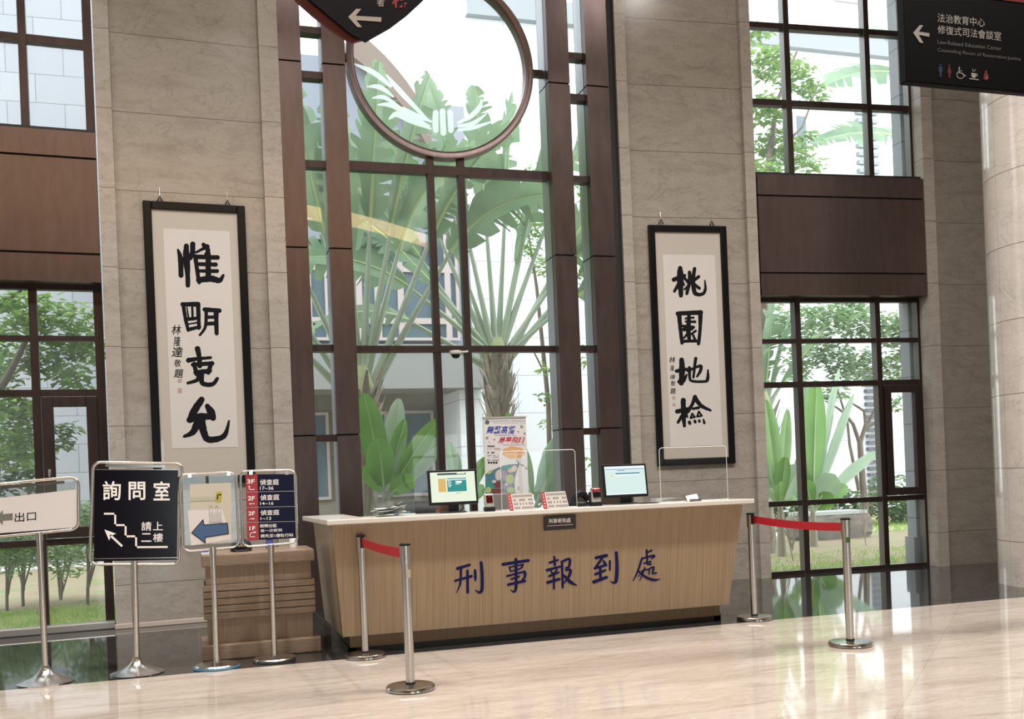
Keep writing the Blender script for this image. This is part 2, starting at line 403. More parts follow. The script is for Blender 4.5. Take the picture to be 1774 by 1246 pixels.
# ------------------------------------------------------------------ the setting
def bx(name, *a, mat=None, bay=None, bevel=0.0):
    mb = MB(); mb.box(*a, bay=bay); return mb.build(name, mat, bevel=bevel)
mb = MB(); mb.box(-6, 12.5, -9, 8.012, -0.2, 0.0); struct(mb.build('floor', FLOOR))
mb = MB(); mb.box(-6, 12.5, 8.012, 11.45, -0.2, 0.0); struct(mb.build('trim_1', GRANITE), 'black polished granite strip of floor along the windows', 'floor border')
WOOL = M('hall_plaster', (0.33, 0.30, 0.27), 0.6)
mb = MB(); mb.box(-6.3, 12.8, -9.3, 11.6, CEIL, CEIL + 0.2); struct(mb.build('ceiling', WOOL))
mb = MB(); mb.box(-6.3, -6.0, -9.3, 11.8, 0, CEIL); struct(mb.build('wall_west', WOOL))
mb = MB(); mb.box(12.5, 12.8, -9.3, 11.2, 0, CEIL); struct(mb.build('wall_east', WOOL))
mb = MB()                                                  # back wall with tall glazed openings behind the viewer
xs = [(-0.5, 1.6), (6.6, 9.0)]
prev = -6.0
for a, b_ in xs: mb.box(prev, a, -9.3, -9.0, 0, 2.9); prev = b_
mb.box(prev, 12.5, -9.3, -9.0, 0, 2.9); mb.box(-6.0, 12.5, -9.3, -9.0, 2.9, CEIL)
struct(mb.build('wall_back', WOOL))
for i, (a, b_) in enumerate(xs):
    mb = MB()
    for x in (a, a + 0.8, a + 1.57, b_ - 0.07): mb.box(x, x + 0.07, -9.2, -9.1, 0, 2.9)
    for z in (0, 2.1, 2.83): mb.box(a, b_, -9.2, -9.1, z, z + 0.07)
    o = struct(mb.build('window_%d' % (10 + i), BRONZE_FRAME))
    g = MB(); g.box(a, b_, -9.155, -9.15, 0.0, 2.9); g.build('pane', GLASS, o)

# stone piers of the window wall
def pier(name, bay, segs, lab, back=0.75):                           # segs: u0, u1, front w, material index
    mb = MB()
    for u0, u1, w, m in segs: mb.box(u0, u1, w, back, 0, CEIL, m=m, bay=bay)
    return struct(mb.build(name, [STONE, STONE_STRIP]), lab, 'stone pier')
pier('wall_left', LB, [(-0.785, -0.635, 0.0, 1), (-0.635, 0.845, 0.07, 0), (0.845, 1.045, 0.0, 1)], 'beige stone pier behind the left calligraphy scroll')
pier('wall_right', RB, [(-1.755, -1.625, 0.0, 1), (-1.625, -0.135, 0.08, 0), (-0.135, 0.0, 0.0, 1)], 'beige stone pier behind the right calligraphy scroll')
pier('wall_far_right', RB, [(2.345, 2.50, 0.0, 1), (2.50, 6.2, 0.08, 0)], 'beige stone wall behind the round column', 0.33)
pier('wall_far_left', LB, [(-6.3, -3.95, 0.0, 0)], 'beige stone wall left of the left window')
mb = MB(); mb.box(4.875, 5.01, 11.26, 11.6, 0, CEIL); struct(mb.build('trim_2', DARKGAP))
mb = MB(); mb.box(1.0, 1.05, 11.2, 11.6, 0, CEIL); struct(mb.build('trim_3', DARKGAP))
# pale skirting at the foot of the left pier and window
SKIRT = M('pale_skirting', (0.52, 0.46, 0.40), 0.3)
mb = MB(); mb.box(-0.8, 1.04, -0.03, 0.0, 0.0, 0.05, bay=LB); struct(mb.build('baseboard_left', SKIRT, bevel=0.006))
RAIL = M('grey_sill', (0.42, 0.40, 0.38), 0.3, 0.6)
mb = MB(); mb.box(-3.9, -0.79, 0.06, 0.2, 0.0, 0.075, bay=LB); struct(mb.build('trim_4', RAIL, bevel=0.01))

# bronze spandrel panels between the lower and the upper windows
def spandrel(name, bay, u0, u1, lab):
    mb = MB(); g = 0.011
    for a, b_ in ((3.485, 3.765 - g), (3.765 + g, 4.722 - g), (4.722 + g, 4.985)): mb.box(u0, u1, 0.0, 0.3, a, b_, bay=bay)
    mb.box(u0 + .01, u1 - .01, 0.03, 0.5, 3.50, 5.02, m=1, bay=bay)
    return struct(mb.build(name, [BRONZE, DARKGAP]), lab, 'spandrel panel')
spandrel('trim_5', LB, -3.95, -0.80, 'dark bronze band above the left window')
spandrel('trim_6', RB, 0.02, 2.33, 'dark bronze band above the right window')

# windows of the side bays
def grid_window(name, bay, us, zs, w0, depth, glassw, u_lo, u_hi, z_lo, z_hi, lab):
    mb = MB()
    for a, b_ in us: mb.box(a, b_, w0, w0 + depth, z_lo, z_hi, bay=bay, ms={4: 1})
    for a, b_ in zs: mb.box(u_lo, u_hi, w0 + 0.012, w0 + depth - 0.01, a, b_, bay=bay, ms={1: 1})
    o = struct(mb.build(name, [BRONZE_FRAME, SIDE_LIT_METAL]), lab, 'window')
    g = MB(); g.add([bay.P(u_lo, glassw, z_lo), bay.P(u_hi, glassw, z_lo), bay.P(u_hi, glassw, z_hi), bay.P(u_lo, glassw, z_hi)], [(0, 1, 2, 3)])
    g.build('pane', GLASS, o, recalc=False)
    return o
SIDE_LIT_METAL = M('frame_side_lit', (0.20, 0.19, 0.18), 0.35, 0.7)  # lighter left and top faces, side light painted into the colour
RU = [(0.0, 0.03), (0.565, 0.64), (1.70, 1.77), (2.31, 2.40)]
LU = [(-3.93, -3.85), (-3.25, -3.18), (-2.53, -2.46), (-1.485, -1.41), (-0.885, -0.80)]
ZL = [(-0.0, 0.045), (0.865, 0.93), (2.365, 2.432), (2.922, 2.975), (3.44, 3.60)]
ZU = [(5.0, 5.06), (5.925, 6.0), (6.9, 6.97), (7.85, 7.92), (8.9, 9.0)]
w1 = grid_window('window_1', LB, LU, ZL, 0.2, 0.12, 0.27, -3.93, -0.80, 0, 3.6, 'lower left window with one narrow casement')
w2 = grid_window('window_2', LB, LU, ZU, 0.2, 0.12, 0.27, -3.93, -0.80, 5.0, 9.0, 'upper left window above the bronze band')
w3 = grid_window('window_3', RB, RU, ZL, 0.2, 0.12, 0.27, 0.0, 2.40, 0, 3.6, 'lower right window with two narrow casements')
w4 = grid_window('window_4', RB, RU, ZU, 0.2, 0.12, 0.27, 0.0, 2.40, 5.0, 9.0, 'upper right window above the bronze band')
def sash(parent, bay, u0, u1, z0, z1, w, t=0.09, hu=None):
    mb = MB()
    for a in ((u0, u0 + t, z0, z1), (u1 - t, u1, z0, z1)): mb.box(a[0], a[1], w, w + 0.07, a[2], a[3], bay=bay)
    for a in ((z0, z0 + t), (z1 - t, z1)): mb.box(u0 + t, u1 - t, w, w + 0.07, a[0], a[1], bay=bay)
    s = mb.build('casement_sash', BRONZE_FRAME, parent, bevel=0.006)
    if hu is not None:
        zc = (z0 + z1) / 2 - 0.05; h = MB(); p = bay.P(hu, w - 0.012, zc)
        h.tube([bay.P(hu, w, zc), bay.P(hu, w - 0.03, zc), bay.P(hu, w - 0.035, zc - 0.05)], 0.008)
        h.box(hu - 0.012, hu + 0.012, w - 0.008, w, zc - 0.03, zc + 0.03, bay=bay)
        h.build('handle', CHROME, s)
sash(w1, LB, -1.40, -0.885, 0.94, 2.36, 0.17, 0.105, hu=-1.35)
sash(w3, RB, 1.775, 2.305, 0.94, 2.36, 0.17, 0.095)
# the left casement of the right window stands open to the outside
ob = Bay(*(RB.P(0.10, 0.33, 0).xy), -4.62 + 62)
mb = MB()
for a in ((0.0, 0.05, 0.95, 2.33), (0.45, 0.50, 0.95, 2.33)): mb.box(a[0], a[1], 0, 0.04, a[2], a[3], bay=ob)
for a in ((0.95, 1.0), (2.28, 2.33)): mb.box(0.05, 0.45, 0, 0.04, a[0], a[1], bay=ob)
mb.build('casement_sash', BRONZE_FRAME, w3, bevel=0.004)['label'] = 'casement standing open to the garden'

# centre bay: four bronze columns, slots and the big window with the ring
def bcol(x0, x1, lab):
    mb = MB(); y0, y1 = 11.15, 11.50; j = 0.009
    zs = [0, 1.902, 3.931, 5.94, 7.95, CEIL]
    for a, b_ in zip(zs[:-1], zs[1:]):
        mb.box(x0, x1, y0, y0 + 0.10, a + (j if a else 0), b_ - j)
        mb.box(x0 + 0.004, x1 - 0.004, y0 + 0.125, y1, a + (j if a else 0), b_ - j, m=2)
    mb.box(x0 + 0.012, x1 - 0.012, y0 + 0.03, y1 + 0.03, 0, CEIL, m=1)
    o = mb.build('bronze_column', [BRONZE, DARKGAP, STEEL_SIDE], origin=None)
    tag(o, lab, 'column', 'bronze-clad columns of the tall window'); return o
bcol(1.047, 1.287, 'bronze-clad window column touching the pier with the left scroll')
bcol(1.512, 1.762, 'bronze-clad column rising behind the left end of the white counter')
bcol(4.115, 4.380, 'bronze-clad column right of the display banner and clear screen')
bcol(4.593, 4.873, 'bronze-clad column directly behind the right computer monitor')
YG = 11.3
mb = MB()
for z0, z1 in ((4.845, 4.945), (2.822, 2.893), (0.0, 0.07), (7.9, 7.97)): mb.box(1.762, 4.115, YG, YG + 0.11, z0, z1)
for x0, x1 in ((2.67, 2.745), (3.03, 3.105)):
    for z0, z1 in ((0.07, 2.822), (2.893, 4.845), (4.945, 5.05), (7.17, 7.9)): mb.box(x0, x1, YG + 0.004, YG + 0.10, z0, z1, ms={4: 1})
for z0, z1 in ((6.07, 6.145),): 
    mb.box(1.762, 1.84, YG + .02, YG + 0.10, z0, z1); mb.box(3.94, 4.115, YG + .02, YG + 0.10, z0, z1)
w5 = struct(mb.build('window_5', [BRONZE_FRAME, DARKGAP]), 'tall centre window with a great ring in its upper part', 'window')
mb = MB(); ring = []
cx, cz = 2.885, 6.11; n = 96
prof = [(1.09, YG - 0.03), (1.09, YG + 0.11), (1.005, YG + 0.11), (1.005, YG - 0.01), (1.035, YG - 0.03)]
vs = [(cx + r * math.cos(2 * math.pi * k / n), y, cz + r * math.sin(2 * math.pi * k / n)) for k in range(n) for r, y in prof]
fs = []
for k in range(n):
    for i in range(len(prof)):
        i2 = (i + 1) % len(prof); k2 = (k + 1) % n
        fs.append((k * 5 + i, k * 5 + i2, k2 * 5 + i2, k2 * 5 + i))
mb.add(vs, fs, 0, True)
mb.build('ring', [BRONZE], w5)['label'] = 'large round bronze ring'
g = MB(); yg = YG + 0.06
g.add([(1.762, yg, 0), (4.115, yg, 0), (4.115, yg, CEIL), (1.762, yg, CEIL)], [(0, 1, 2, 3)])
g.build('pane', GLASS, w5, recalc=False)
# etched winged emblem on the glass inside the ring
ETCH = glass_mat('etched_glass', (0.9, 0.95, 0.97), 1.0, 0.78)
em = MB(); fe = lambda x, y: AT(x, y, YG + 0.05)
S = [[(55, 475, 12), (200, 540, 40), (330, 640, 26)], [(155, 645, 10), (250, 650, 38), (350, 720, 14)], [(195, 730, 10), (280, 725, 34), (390, 790, 12)],
     [(300, 560, 14), (400, 680, 40), (600, 890, 22)], [(235, 780, 10), (340, 785, 40), (480, 860, 34), (620, 940, 12)],
     [(320, 885, 14), (380, 850, 46), (480, 900, 40), (630, 960, 14)], [(420, 800, 12), (520, 860, 34), (630, 905, 16)],
     [(665, 840, 44), (662, 905, 44), (665, 970, 44)], [(715, 830, 44), (718, 905, 44), (722, 990, 44)], [(772, 840, 42), (775, 905, 42), (778, 970, 42)],
     [(830, 915, 16), (920, 870, 36), (990, 800, 34), (1005, 740, 8)], [(830, 940, 16), (940, 920, 34), (1040, 850, 10)], [(830, 970, 16), (950, 950, 30), (1100, 900, 8)],
     [(560, 45, 14), (640, -20, 30), (740, 0, 30), (825, 75, 14)]]
brush(em, S, (600, 0), 4.297, fe, (0, -0.0015, 0), rough=0.0)
em.build('etched_emblem', ETCH, w5, recalc=False)['label'] = 'pale winged emblem etched on the glass'
def slot(name, x0, x1, zs, lab):
    mb = MB()
    for z in zs: mb.box(x0, x1, 11.2, 11.34, z - 0.037, z + 0.037)
    mb.box(x0, x1, 11.3, 11.42, 0, 0.8)  # unseen infill panel, added to keep window glare off the granite floor
    o = struct(mb.build(name, BRONZE_FRAME), lab, 'window')
    g = MB(); g.add([(x0, 11.44, 0), (x1, 11.44, 0), (x1, 11.44, CEIL), (x0, 11.44, CEIL)], [(0, 1, 2, 3)]); g.build('pane', GLASS, o, recalc=False)
slot('window_6', 1.287, 1.512, (6.315, 5.826, 4.858, 2.853, 1.873, 0.05), 'narrow glazed slot between the two left bronze columns')
slot('window_7', 4.380, 4.593, (6.30, 5.812, 4.847, 2.847, 1.874, 0.05), 'narrow glazed slot between the two right bronze columns')

# round stone column at the right
mb = MB(); mb.lathe((9.02, 8.62, 0), [(0.80, 0.0), (0.80, CEIL)], 96)
for k in range(6):
    a = math.radians(143 + k * 60)
o = mb.build('round_column', STONE_COLUMN); tag(o, 'thick round pale stone column at the right edge', 'column')

# curved ceiling bulkhead with a warm light cove, behind the viewer (seen mirrored in the glass)
pts = []
for k in range(33):
    x = -5.8 + 12.6 * k / 32; pts.append(Vector((x, -3.0 - 3.7 * (max(0.0, x + 0.5) / 7.3) ** 2 - 2.0 * (max(0.0, -x - 2) / 4) ** 2, 0)))
Z = lambda p, z, dy=0.0: Vector((p.x, p.y + dy, z))
mb = MB()
for a, b_ in zip(pts[:-1], pts[1:]):
    mb.add([Z(a, 8.0), Z(b_, 8.0), Z(b_, CEIL), Z(a, CEIL)], [(0, 1, 2, 3)]); mb.add([Z(a, 8.0), Z(b_, 8.0), Vector((b_.x, -9, 8.0)), Vector((a.x, -9, 8.0))], [(0, 1, 2, 3)])
struct(mb.build('trim_7', WOOL))
mb = MB()
for a, b_ in zip(pts[:-1], pts[1:]): mb.slab([Z(a, 8.25, .05), Z(b_, 8.25, .05), Z(b_, 8.62, .05), Z(a, 8.62, .05)], (0, -0.04, 0))
tag(mb.build('cove_light', emit('warm_cove', (1.0, 0.64, 0.30), 13.0)), 'warm strip light along the curved ceiling bulkhead behind the viewer', 'light')

# ------------------------------------------------------------------ calligraphy scrolls
CH_A = [  # two characters of the left scroll (upper), traced stroke by stroke
 [(120, 150, 25), (148, 250, 62), (155, 440, 58)], [(215, 105, 55), (215, 250, 80), (228, 400, 60), (233, 555, 52)], [(288, 85, 60), (285, 180, 60), (262, 245, 50)],
 [(325, 180, 28), (400, 140, 36), (450, 115, 60)], [(410, 92, 48), (460, 150, 55), (445, 205, 55)], [(318, 225, 50), (340, 400, 48), (362, 520, 45)],
 [(320, 228, 52), (570, 238, 52)], [(340, 312, 44), (550, 318, 48)], [(350, 390, 40), (565, 392, 45)], [(355, 492, 62), (500, 478, 72), (590, 498, 60), (635, 440, 30)], [(462, 200, 62), (465, 480, 66)],
 [(172, 770, 50), (345, 768, 56)], [(180, 772, 45), (205, 930, 42), (238, 1065, 36)], [(352, 765, 46), (358, 1040, 42)], [(235, 1058, 42), (368, 1025, 36)], [(205, 942, 45), (360, 925, 36)], [(235, 995, 18), (350, 975, 20)],
 [(222, 800, 14), (240, 930, 22)], [(282, 790, 26), (287, 930, 28)], [(335, 790, 20), (338, 920, 20)],
 [(422, 828, 48), (590, 842, 52)], [(442, 830, 42), (432, 1020, 36), (368, 1120, 26)], [(552, 850, 56), (560, 1100, 46)], [(442, 915, 36), (550, 915, 40)], [(442, 990, 42), (550, 985, 45)]]
CH_B = [[(295, 252, 56), (310, 320, 48), (318, 420, 48)], [(207, 365, 50), (300, 350, 36), (425, 338, 28)], [(250, 408, 40), (440, 395, 44)], [(262, 400, 42), (288, 500, 44)], [(428, 400, 44), (402, 485, 44)],
 [(280, 485, 52), (415, 468, 46)], [(322, 500, 62), (290, 560, 40), (200, 588, 28)], [(332, 500, 56), (345, 590, 46), (440, 600, 42), (490, 545, 34)],
 [(335, 752, 62), (270, 850, 76), (220, 942, 56)], [(218, 950, 62), (330, 920, 74), (450, 922, 52)], [(392, 815, 50), (430, 880, 80), (448, 930, 60)], [(310, 960, 92), (250, 1070, 60), (165, 1112, 28)],
 [(330, 960, 84), (360, 1080, 72), (410, 1145, 62), (555, 1108, 52), (605, 960, 20)]]
CH_C = [[(220, 115, 62), (222, 250, 96), (230, 485, 56)], [(135, 270, 60), (280, 215, 48)], [(200, 330, 52), (142, 428, 38)], [(240, 300, 60), (275, 342, 28)], [(345, 170, 46), (350, 280, 58), (310, 458, 42)],
 [(285, 252, 38), (320, 300, 40)], [(278, 402, 28), (350, 330, 30)], [(415, 120, 46), (395, 280, 56), (420, 450, 58), (520, 465, 44), (560, 400, 40), (553, 280, 18)], [(405, 282, 40), (470, 230, 44)], [(400, 322, 38), (478, 385, 44)],
 [(188, 728, 60), (500, 712, 62)], [(205, 730, 62), (225, 950, 54), (246, 1125, 46)], [(492, 712, 64), (490, 930, 48), (468, 1135, 46)], [(240, 1100, 44), (470, 1098, 40)],
 [(340, 745, 48), (332, 950, 66), (345, 1095, 44)], [(292, 795, 26), (400, 782, 30)], [(295, 835, 28), (420, 838, 38)], [(258, 895, 38), (402, 912, 40)], [(275, 940, 55), (375, 930, 55)], [(330, 990, 40), (268, 1058, 24)], [(430, 962, 34), (362, 1010, 28)], [(396, 1022, 34), (420, 1078, 34)]]
CH_D = [[(240, 185, 66), (245, 330, 82), (235, 498, 68)], [(172, 335, 50), (300, 312, 48)], [(205, 478, 50), (262, 468, 56), (308, 385, 28)], [(430, 165, 46), (415, 280, 40), (400, 420, 34)],
 [(345, 292, 46), (350, 420, 38), (382, 470, 36), (560, 475, 38), (592, 430, 46), (595, 320, 22)], [(330, 332, 46), (420, 290, 34), (500, 268, 44), (490, 340, 44), (447, 408, 28)],
 [(262, 730, 70), (265, 900, 68), (278, 1075, 44)], [(182, 880, 62), (310, 850, 56)], [(245, 940, 50), (192, 1028, 38)], [(290, 892, 48), (312, 950, 36)],
 [(420, 685, 60), (380, 790, 44), (322, 880, 58), (308, 908, 24)], [(420, 692, 60), (500, 800, 54), (630, 866, 32)], [(390, 845, 34), (470, 830, 40)],
 [(382, 908, 26), (360, 970, 26)], [(360, 968, 26), (420, 955, 26)], [(382, 908, 26), (420, 955, 26)], [(472, 880, 26), (448, 950, 26)], [(448, 950, 26), (512, 938, 26)], [(472, 880, 26), (512, 938, 26)],
 [(344, 1025, 44), (352, 1042, 40)], [(418, 1010, 40), (424, 1024, 38)], [(476, 1002, 34), (480, 1016, 34)], [(534, 990, 24), (546, 1035, 36)]]

def scroll(bay, u0, u1, z0, z1, wf, mount_z, paper_u, paper_z, lab, chars, insc, seals, hooks, nm):
    t = thing('calligraphy_scroll', lab, 'framed calligraphy', bay.P((u0 + u1) / 2, wf, z0), 'framed calligraphy scrolls')
    mb = MB(); fw = 0.083; d = 0.045
    w0, w1 = wf - d, wf
    for a in ((u0, u0 + fw, z0, z1), (u1 - fw, u1, z0, z1)): mb.box(a[0], a[1], w0, w1, a[2], a[3], bay=bay)
    for a in ((z0, z0 + fw), (z1 - fw, z1)): mb.box(u0 + fw, u1 - fw, w0, w1, a[0], a[1], bay=bay)
    fr = part(t, 'frame', mb, BLACKLAC, bevel=0.01)
    mb = MB(); mb.box(u0 + fw * .8, u1 - fw * .8, wf - 0.02, wf - 0.003, z0 + fw * .8, z1 - fw * .8, bay=bay); part(t, 'mount', mb, MOUNT)
    mb = MB(); mb.box(paper_u[0], paper_u[1], wf - 0.0225, wf - 0.019, paper_z[0], paper_z[1], bay=bay); part(t, 'paper', mb, PAPER)
    fn = lambda x, y: bay.at(x, y, wf - 0.0228)
    push = -bay.n * 0.0006
    for strokes, org, k in chars:
        mb = MB(); brush(mb, strokes, org, k, fn, push, lift=0.0001, rough=0.07); part(t, 'ink_character', mb, INK, recalc=False)
    mb = MB()
    for c, (x0, y0, x1, y1) in insc: text(mb, c, [p + push for p in px_quad(fn, x0, y0, x1, y1)], 0.012, 0, 0.15)
    part(t, 'signature', mb, INK, recalc=False)
    for x0, y0, x1, y1 in seals:
        mb = MB(); mb.poly([p + push for p in px_quad(fn, x0, y0, x1, y1)])
        f2 = lambda x, y: fn(x, y) + push * 2
        for k in range(3):
            xa = x0 + (x1 - x0) * (0.2 + 0.27 * k); mb.poly([f2(xa, y0 + 1), f2(xa + .6, y0 + 1), f2(xa + .6, y1 - 1), f2(xa, y1 - 1)], 1)
        part(t, 'seal', mb, [SEAL, PAPER], recalc=False)
    for hx, hy in hooks:
        p = bay.at(hx, hy, wf - 0.02); mb = MB()
        mb.tube([p + bay.u * -0.028 - Vector((0, 0, .02)), p + Vector((0, 0, .035)), p + bay.u * 0.028 - Vector((0, 0, .02))], 0.007, 8)
        hk = part(t, 'hanger', mb, BLACKLAC)
        mb = MB(); mb.tube([p + Vector((0, 0, .035)), p + Vector((0, 0, .13)) + bay.n * 0.015], 0.0025, 6); part(t, 'wire', mb, CHROME, parent=hk)
    return t
q = lambda x, y, W=0: LB.uz(x, y, W)
pl = [q(278, 394, .05)[0], q(406, 600, .05)[0] - 0.09]
u0, u1 = q(247, 346)[0] - 0.001, q(424.6, 354.6)[0]
INS = list('林隆達敬題')
scroll(LB, u0, u1, 1.425, 4.345, 0.068, None, (u0 + 0.19, u1 - 0.165), (1.80, 4.07),
       'large black-framed calligraphy scroll behind the row of sign stands', [(CH_A[:11], (290, 410), 6.558), (CH_A[11:], (290, 410), 6.558), (CH_B[:8], (290, 560), 5.667), (CH_B[8:], (290, 560), 5.667)],
       list(zip(INS, [(297, 563, 314, 580), (301, 583, 313, 600), (297, 601, 317, 619), (302, 623, 314, 636), (301, 640, 318, 655)])), [(308, 657, 315, 663), (308, 673, 315, 681)], [(277, 346), (394, 353)], 'l')
ru0 = RB.uz(1122, 387, .06)[0]; ru1 = RB.uz(1257, 391, .06)[0]
scroll(RB, ru0, ru1, 1.43, 4.345, 0.078, None, (ru0 + 0.175, ru1 - 0.16), (1.66, 3.99),
       'large black-framed calligraphy scroll above the right end of the counter', [(CH_C[:10], (1150, 450), 7.789), (CH_C[10:], (1150, 450), 7.789), (CH_D[:6], (1150, 600), 7.789), (CH_D[6:], (1150, 600), 7.789)],
       list(zip(INS, [(1159, 618, 1170, 629), (1161, 633, 1168, 643), (1160, 649, 1170, 657), (1162, 660, 1170, 669), (1161, 673, 1171, 683)])), [(1165, 687, 1170, 692), (1165.5, 699, 1170, 704)], [(1145, 385), (1233, 388)], 'r')

# ------------------------------------------------------------------ reception desk
t = thing('reception_desk', 'long wooden reception counter with navy lettering and white top', 'reception desk', (2.85, 8.6, 0))
ZT0, ZT1 = 1.05, 1.09
mb = MB(); mb.slab([(0.975, 7.96, ZT0), (4.715, 7.96, ZT0), (4.715, 8.44, ZT0), (1.30, 8.44, ZT0), (1.30, 9.38, ZT0), (0.93, 9.38, ZT0)], (0, 0, ZT1 - ZT0))
part(t, 'countertop', mb, COUNTER, bevel=0.006)
mb = MB()                                               # front panel leans back towards the floor, its ends draw in
A = [(1.02, 8.02, ZT0), (4.63, 8.02, ZT0), (4.53, 8.16, 0.15), (1.09, 8.16, 0.15)]
B = [(1.02, 8.12, ZT0), (4.63, 8.12, ZT0), (4.53, 8.26, 0.15), (1.09, 8.26, 0.15)]
mb.add(A + B, [(0, 3, 2, 1), (4, 5, 6, 7), (0, 1, 5, 4), (2, 3, 7, 6), (0, 4, 7, 3), (1, 2, 6, 5)])
part(t, 'front_panel', mb, DESKWOOD)
for nm_, xa, xb in (('side_panel', 1.02, 1.09), ('side_panel', 4.63, 4.53)):
    s_ = 0.06 if xa < 2 else -0.06; y1 = 9.34 if xa < 2 else 8.95
    mb = MB(); v = [(xa, 8.1, ZT0), (xa, y1, ZT0), (xb, y1, 0.15), (xb, 8.2, 0.15)]
    mb.slab(v, (s_, 0, 0)); part(t, 'side_panel', mb, DESKSIDE)
mb = MB(); mb.box(1.15, 4.47, 8.22, 8.30, 0.05, 0.16); part(t, 'plinth', mb, PLINTHWOOD)
mb = MB(); mb.box(1.13, 4.49, 8.24, 8.64, 0.0, 0.06); mb.box(1.14, 1.2, 8.24, 9.33, 0.0, 0.17); mb.box(4.42, 4.48, 8.24, 8.94, 0.0, 0.17); part(t, 'kickboard', mb, KICK)
mb = MB(); mb.box(1.15, 4.45, 8.30, 8.66, 0.74, 0.77); part(t, 'worktop', mb, COUNTER)
NF = Vector((0, -0.90, -0.14)).normalized()
fd = lambda x, y: hit(x, y, (2, 8.02, ZT0), NF) + NF * 0.0006
DE = [[(140, 390, 60), (370, 320, 50)], [(205, 400, 50), (200, 580, 45), (185, 700, 40), (115, 865, 10)], [(330, 435, 52), (335, 845, 56)], [(95, 625, 45), (405, 538, 55)], [(475, 425, 50), (480, 560, 56), (478, 628, 24)], [(592, 275, 58), (610, 500, 66), (608, 790, 64), (550, 848, 46), (482, 800, 16)]]
DF = [[(1012, 310, 62), (1500, 235, 60)], [(1260, 215, 60), (1265, 600, 58), (1258, 780, 58), (1215, 838, 38), (1155, 795, 12)], [(1135, 365, 30), (1400, 312, 30)], [(1135, 370, 36), (1162, 448, 30)], [(1395, 318, 42), (1345, 390, 35), (1175, 440, 28)],
 [(1090, 535, 40), (1430, 448, 40)], [(1430, 462, 60), (1435, 540, 50), (1375, 622, 38)], [(1172, 595, 40), (1320, 545, 40)], [(1110, 700, 50), (1435, 628, 52)]]
DG = [[(232, 195, 32), (240, 300, 36)], [(172, 270, 32), (280, 235, 30)], [(135, 370, 38), (315, 322, 30)], [(190, 385, 26), (205, 415, 22)], [(265, 365, 26), (240, 410, 22)], [(167, 450, 32), (290, 400, 28)], [(145, 535, 42), (300, 490, 38)], [(225, 410, 32), (228, 615, 28)],
 [(335, 262, 32), (345, 600, 32)], [(330, 258, 30), (435, 222, 36), (430, 320, 32), (385, 340, 22)], [(385, 370, 26), (450, 370, 36), (430, 450, 40), (362, 545, 16)], [(362, 440, 30), (450, 530, 50), (535, 575, 10)]]
DH = [[(790, 205, 42), (930, 175, 46)], [(870, 215, 36), (775, 345, 32)], [(775, 345, 36), (900, 310, 34)], [(895, 252, 32), (920, 300, 44)], [(845, 330, 36), (850, 500, 36)], [(782, 425, 36), (915, 372, 30)], [(760, 528, 46), (930, 465, 40)], [(975, 252, 32), (975, 368, 22)], [(1060, 138, 42), (1070, 300, 46), (1060, 500, 48), (1030, 538, 32), (985, 520, 12)]]
DI = [[(1467, 105, 30), (1470, 190, 28)], [(1480, 132, 24), (1535, 106, 24)], [(1410, 215, 26), (1555, 175, 28), (1565, 192, 28), (1530, 215, 18)], [(1405, 210, 28), (1350, 380, 28), (1285, 515, 12)], [(1432, 280, 24), (1520, 255, 24)], [(1478, 200, 26), (1475, 285, 26), (1522, 290, 26)],
 [(1440, 340, 24), (1405, 440, 20), (1372, 512, 8)], [(1400, 382, 20), (1480, 360, 20)], [(1365, 390, 28), (1450, 460, 34), (1560, 500, 36), (1645, 490, 10)], [(1425, 385, 18), (1350, 458, 10)], [(1500, 352, 24), (1500, 422, 20)], [(1505, 350, 20), (1562, 332, 24), (1545, 410, 26), (1598, 405, 22)]]
for st, o_, k_ in ((DE, (780, 950), 11.0875), (DF, (780, 950), 11.0875), (DG, (930, 940), 7.713), (DH, (930, 940), 7.713), (DI, (930, 940), 7.713)):
    mb = MB(); brush(mb, st, o_, k_, fd, NF * 0.0006, lift=0.00012, rough=0.02); part(t, 'lettering', mb, NAVY, recalc=False, label='navy brush character on the desk front')

NPL = M('name_plate_black', (0.008, 0.008, 0.014), 0.2)
t = thing('name_plate', 'small black plate with white characters on the desk front', 'sign', AT(968, 918, 8.0))
fp = lambda x, y: hit(x, y, (2, 8.035, 0.95), NF) + NF * 0.022
mb = MB(); mb.slab([fp(941.5, 895), fp(996, 891.5), fp(996.5, 915.5), fp(942, 919)], -NF * 0.018, 0); part(t, 'plate', mb, NPL, bevel=0.002)
mb = MB(); text(mb, '刑事報到處', [p + NF * 0.0008 for p in (fp(949, 898.5), fp(987, 896.5), fp(987, 904.5), fp(949, 906.5))], 0.012)
mb.poly([p + NF * 0.0008 for p in (fp(946.5, 910.2), fp(991, 907.6), fp(991, 908.4), fp(946.5, 911))]); part(t, 'lettering', mb, WHITE, recalc=False)

# ------------------------------------------------------------------ wooden podium left of the desk
t = thing('wooden_podium', 'low slatted wooden podium left of the reception desk', 'podium', (0.48, 8.75, 0))
mb = MB(); mb.box(0.04, 0.93, 8.50, 9.05, 0.745, 0.845); mb2 = mb; part(t, 'top_rim', mb, CABWOOD_H, bevel=0.012)
mb = MB(); mb.box(0.07, 0.90, 8.54, 9.02, 0.12, 0.75); part(t, 'body', mb, CABWOOD, bevel=0.004)
for k in range(5):
    z0 = 0.325 + k * 0.056; mb = MB(); mb.box(0.045, 0.925, 8.515, 9.03, z0, z0 + 0.049); part(t, 'slat', mb, CABWOOD_H, bevel=0.003)
mb = MB(); mb.box(0.055, 0.915, 8.525, 9.02, 0.33, 0.60); part(t, 'slat_backing', mb, KICK)
mb = MB(); mb.box(0.02, 0.955, 8.48, 9.07, 0.0, 0.125); part(t, 'base', mb, CABWOOD_H, bevel=0.01)
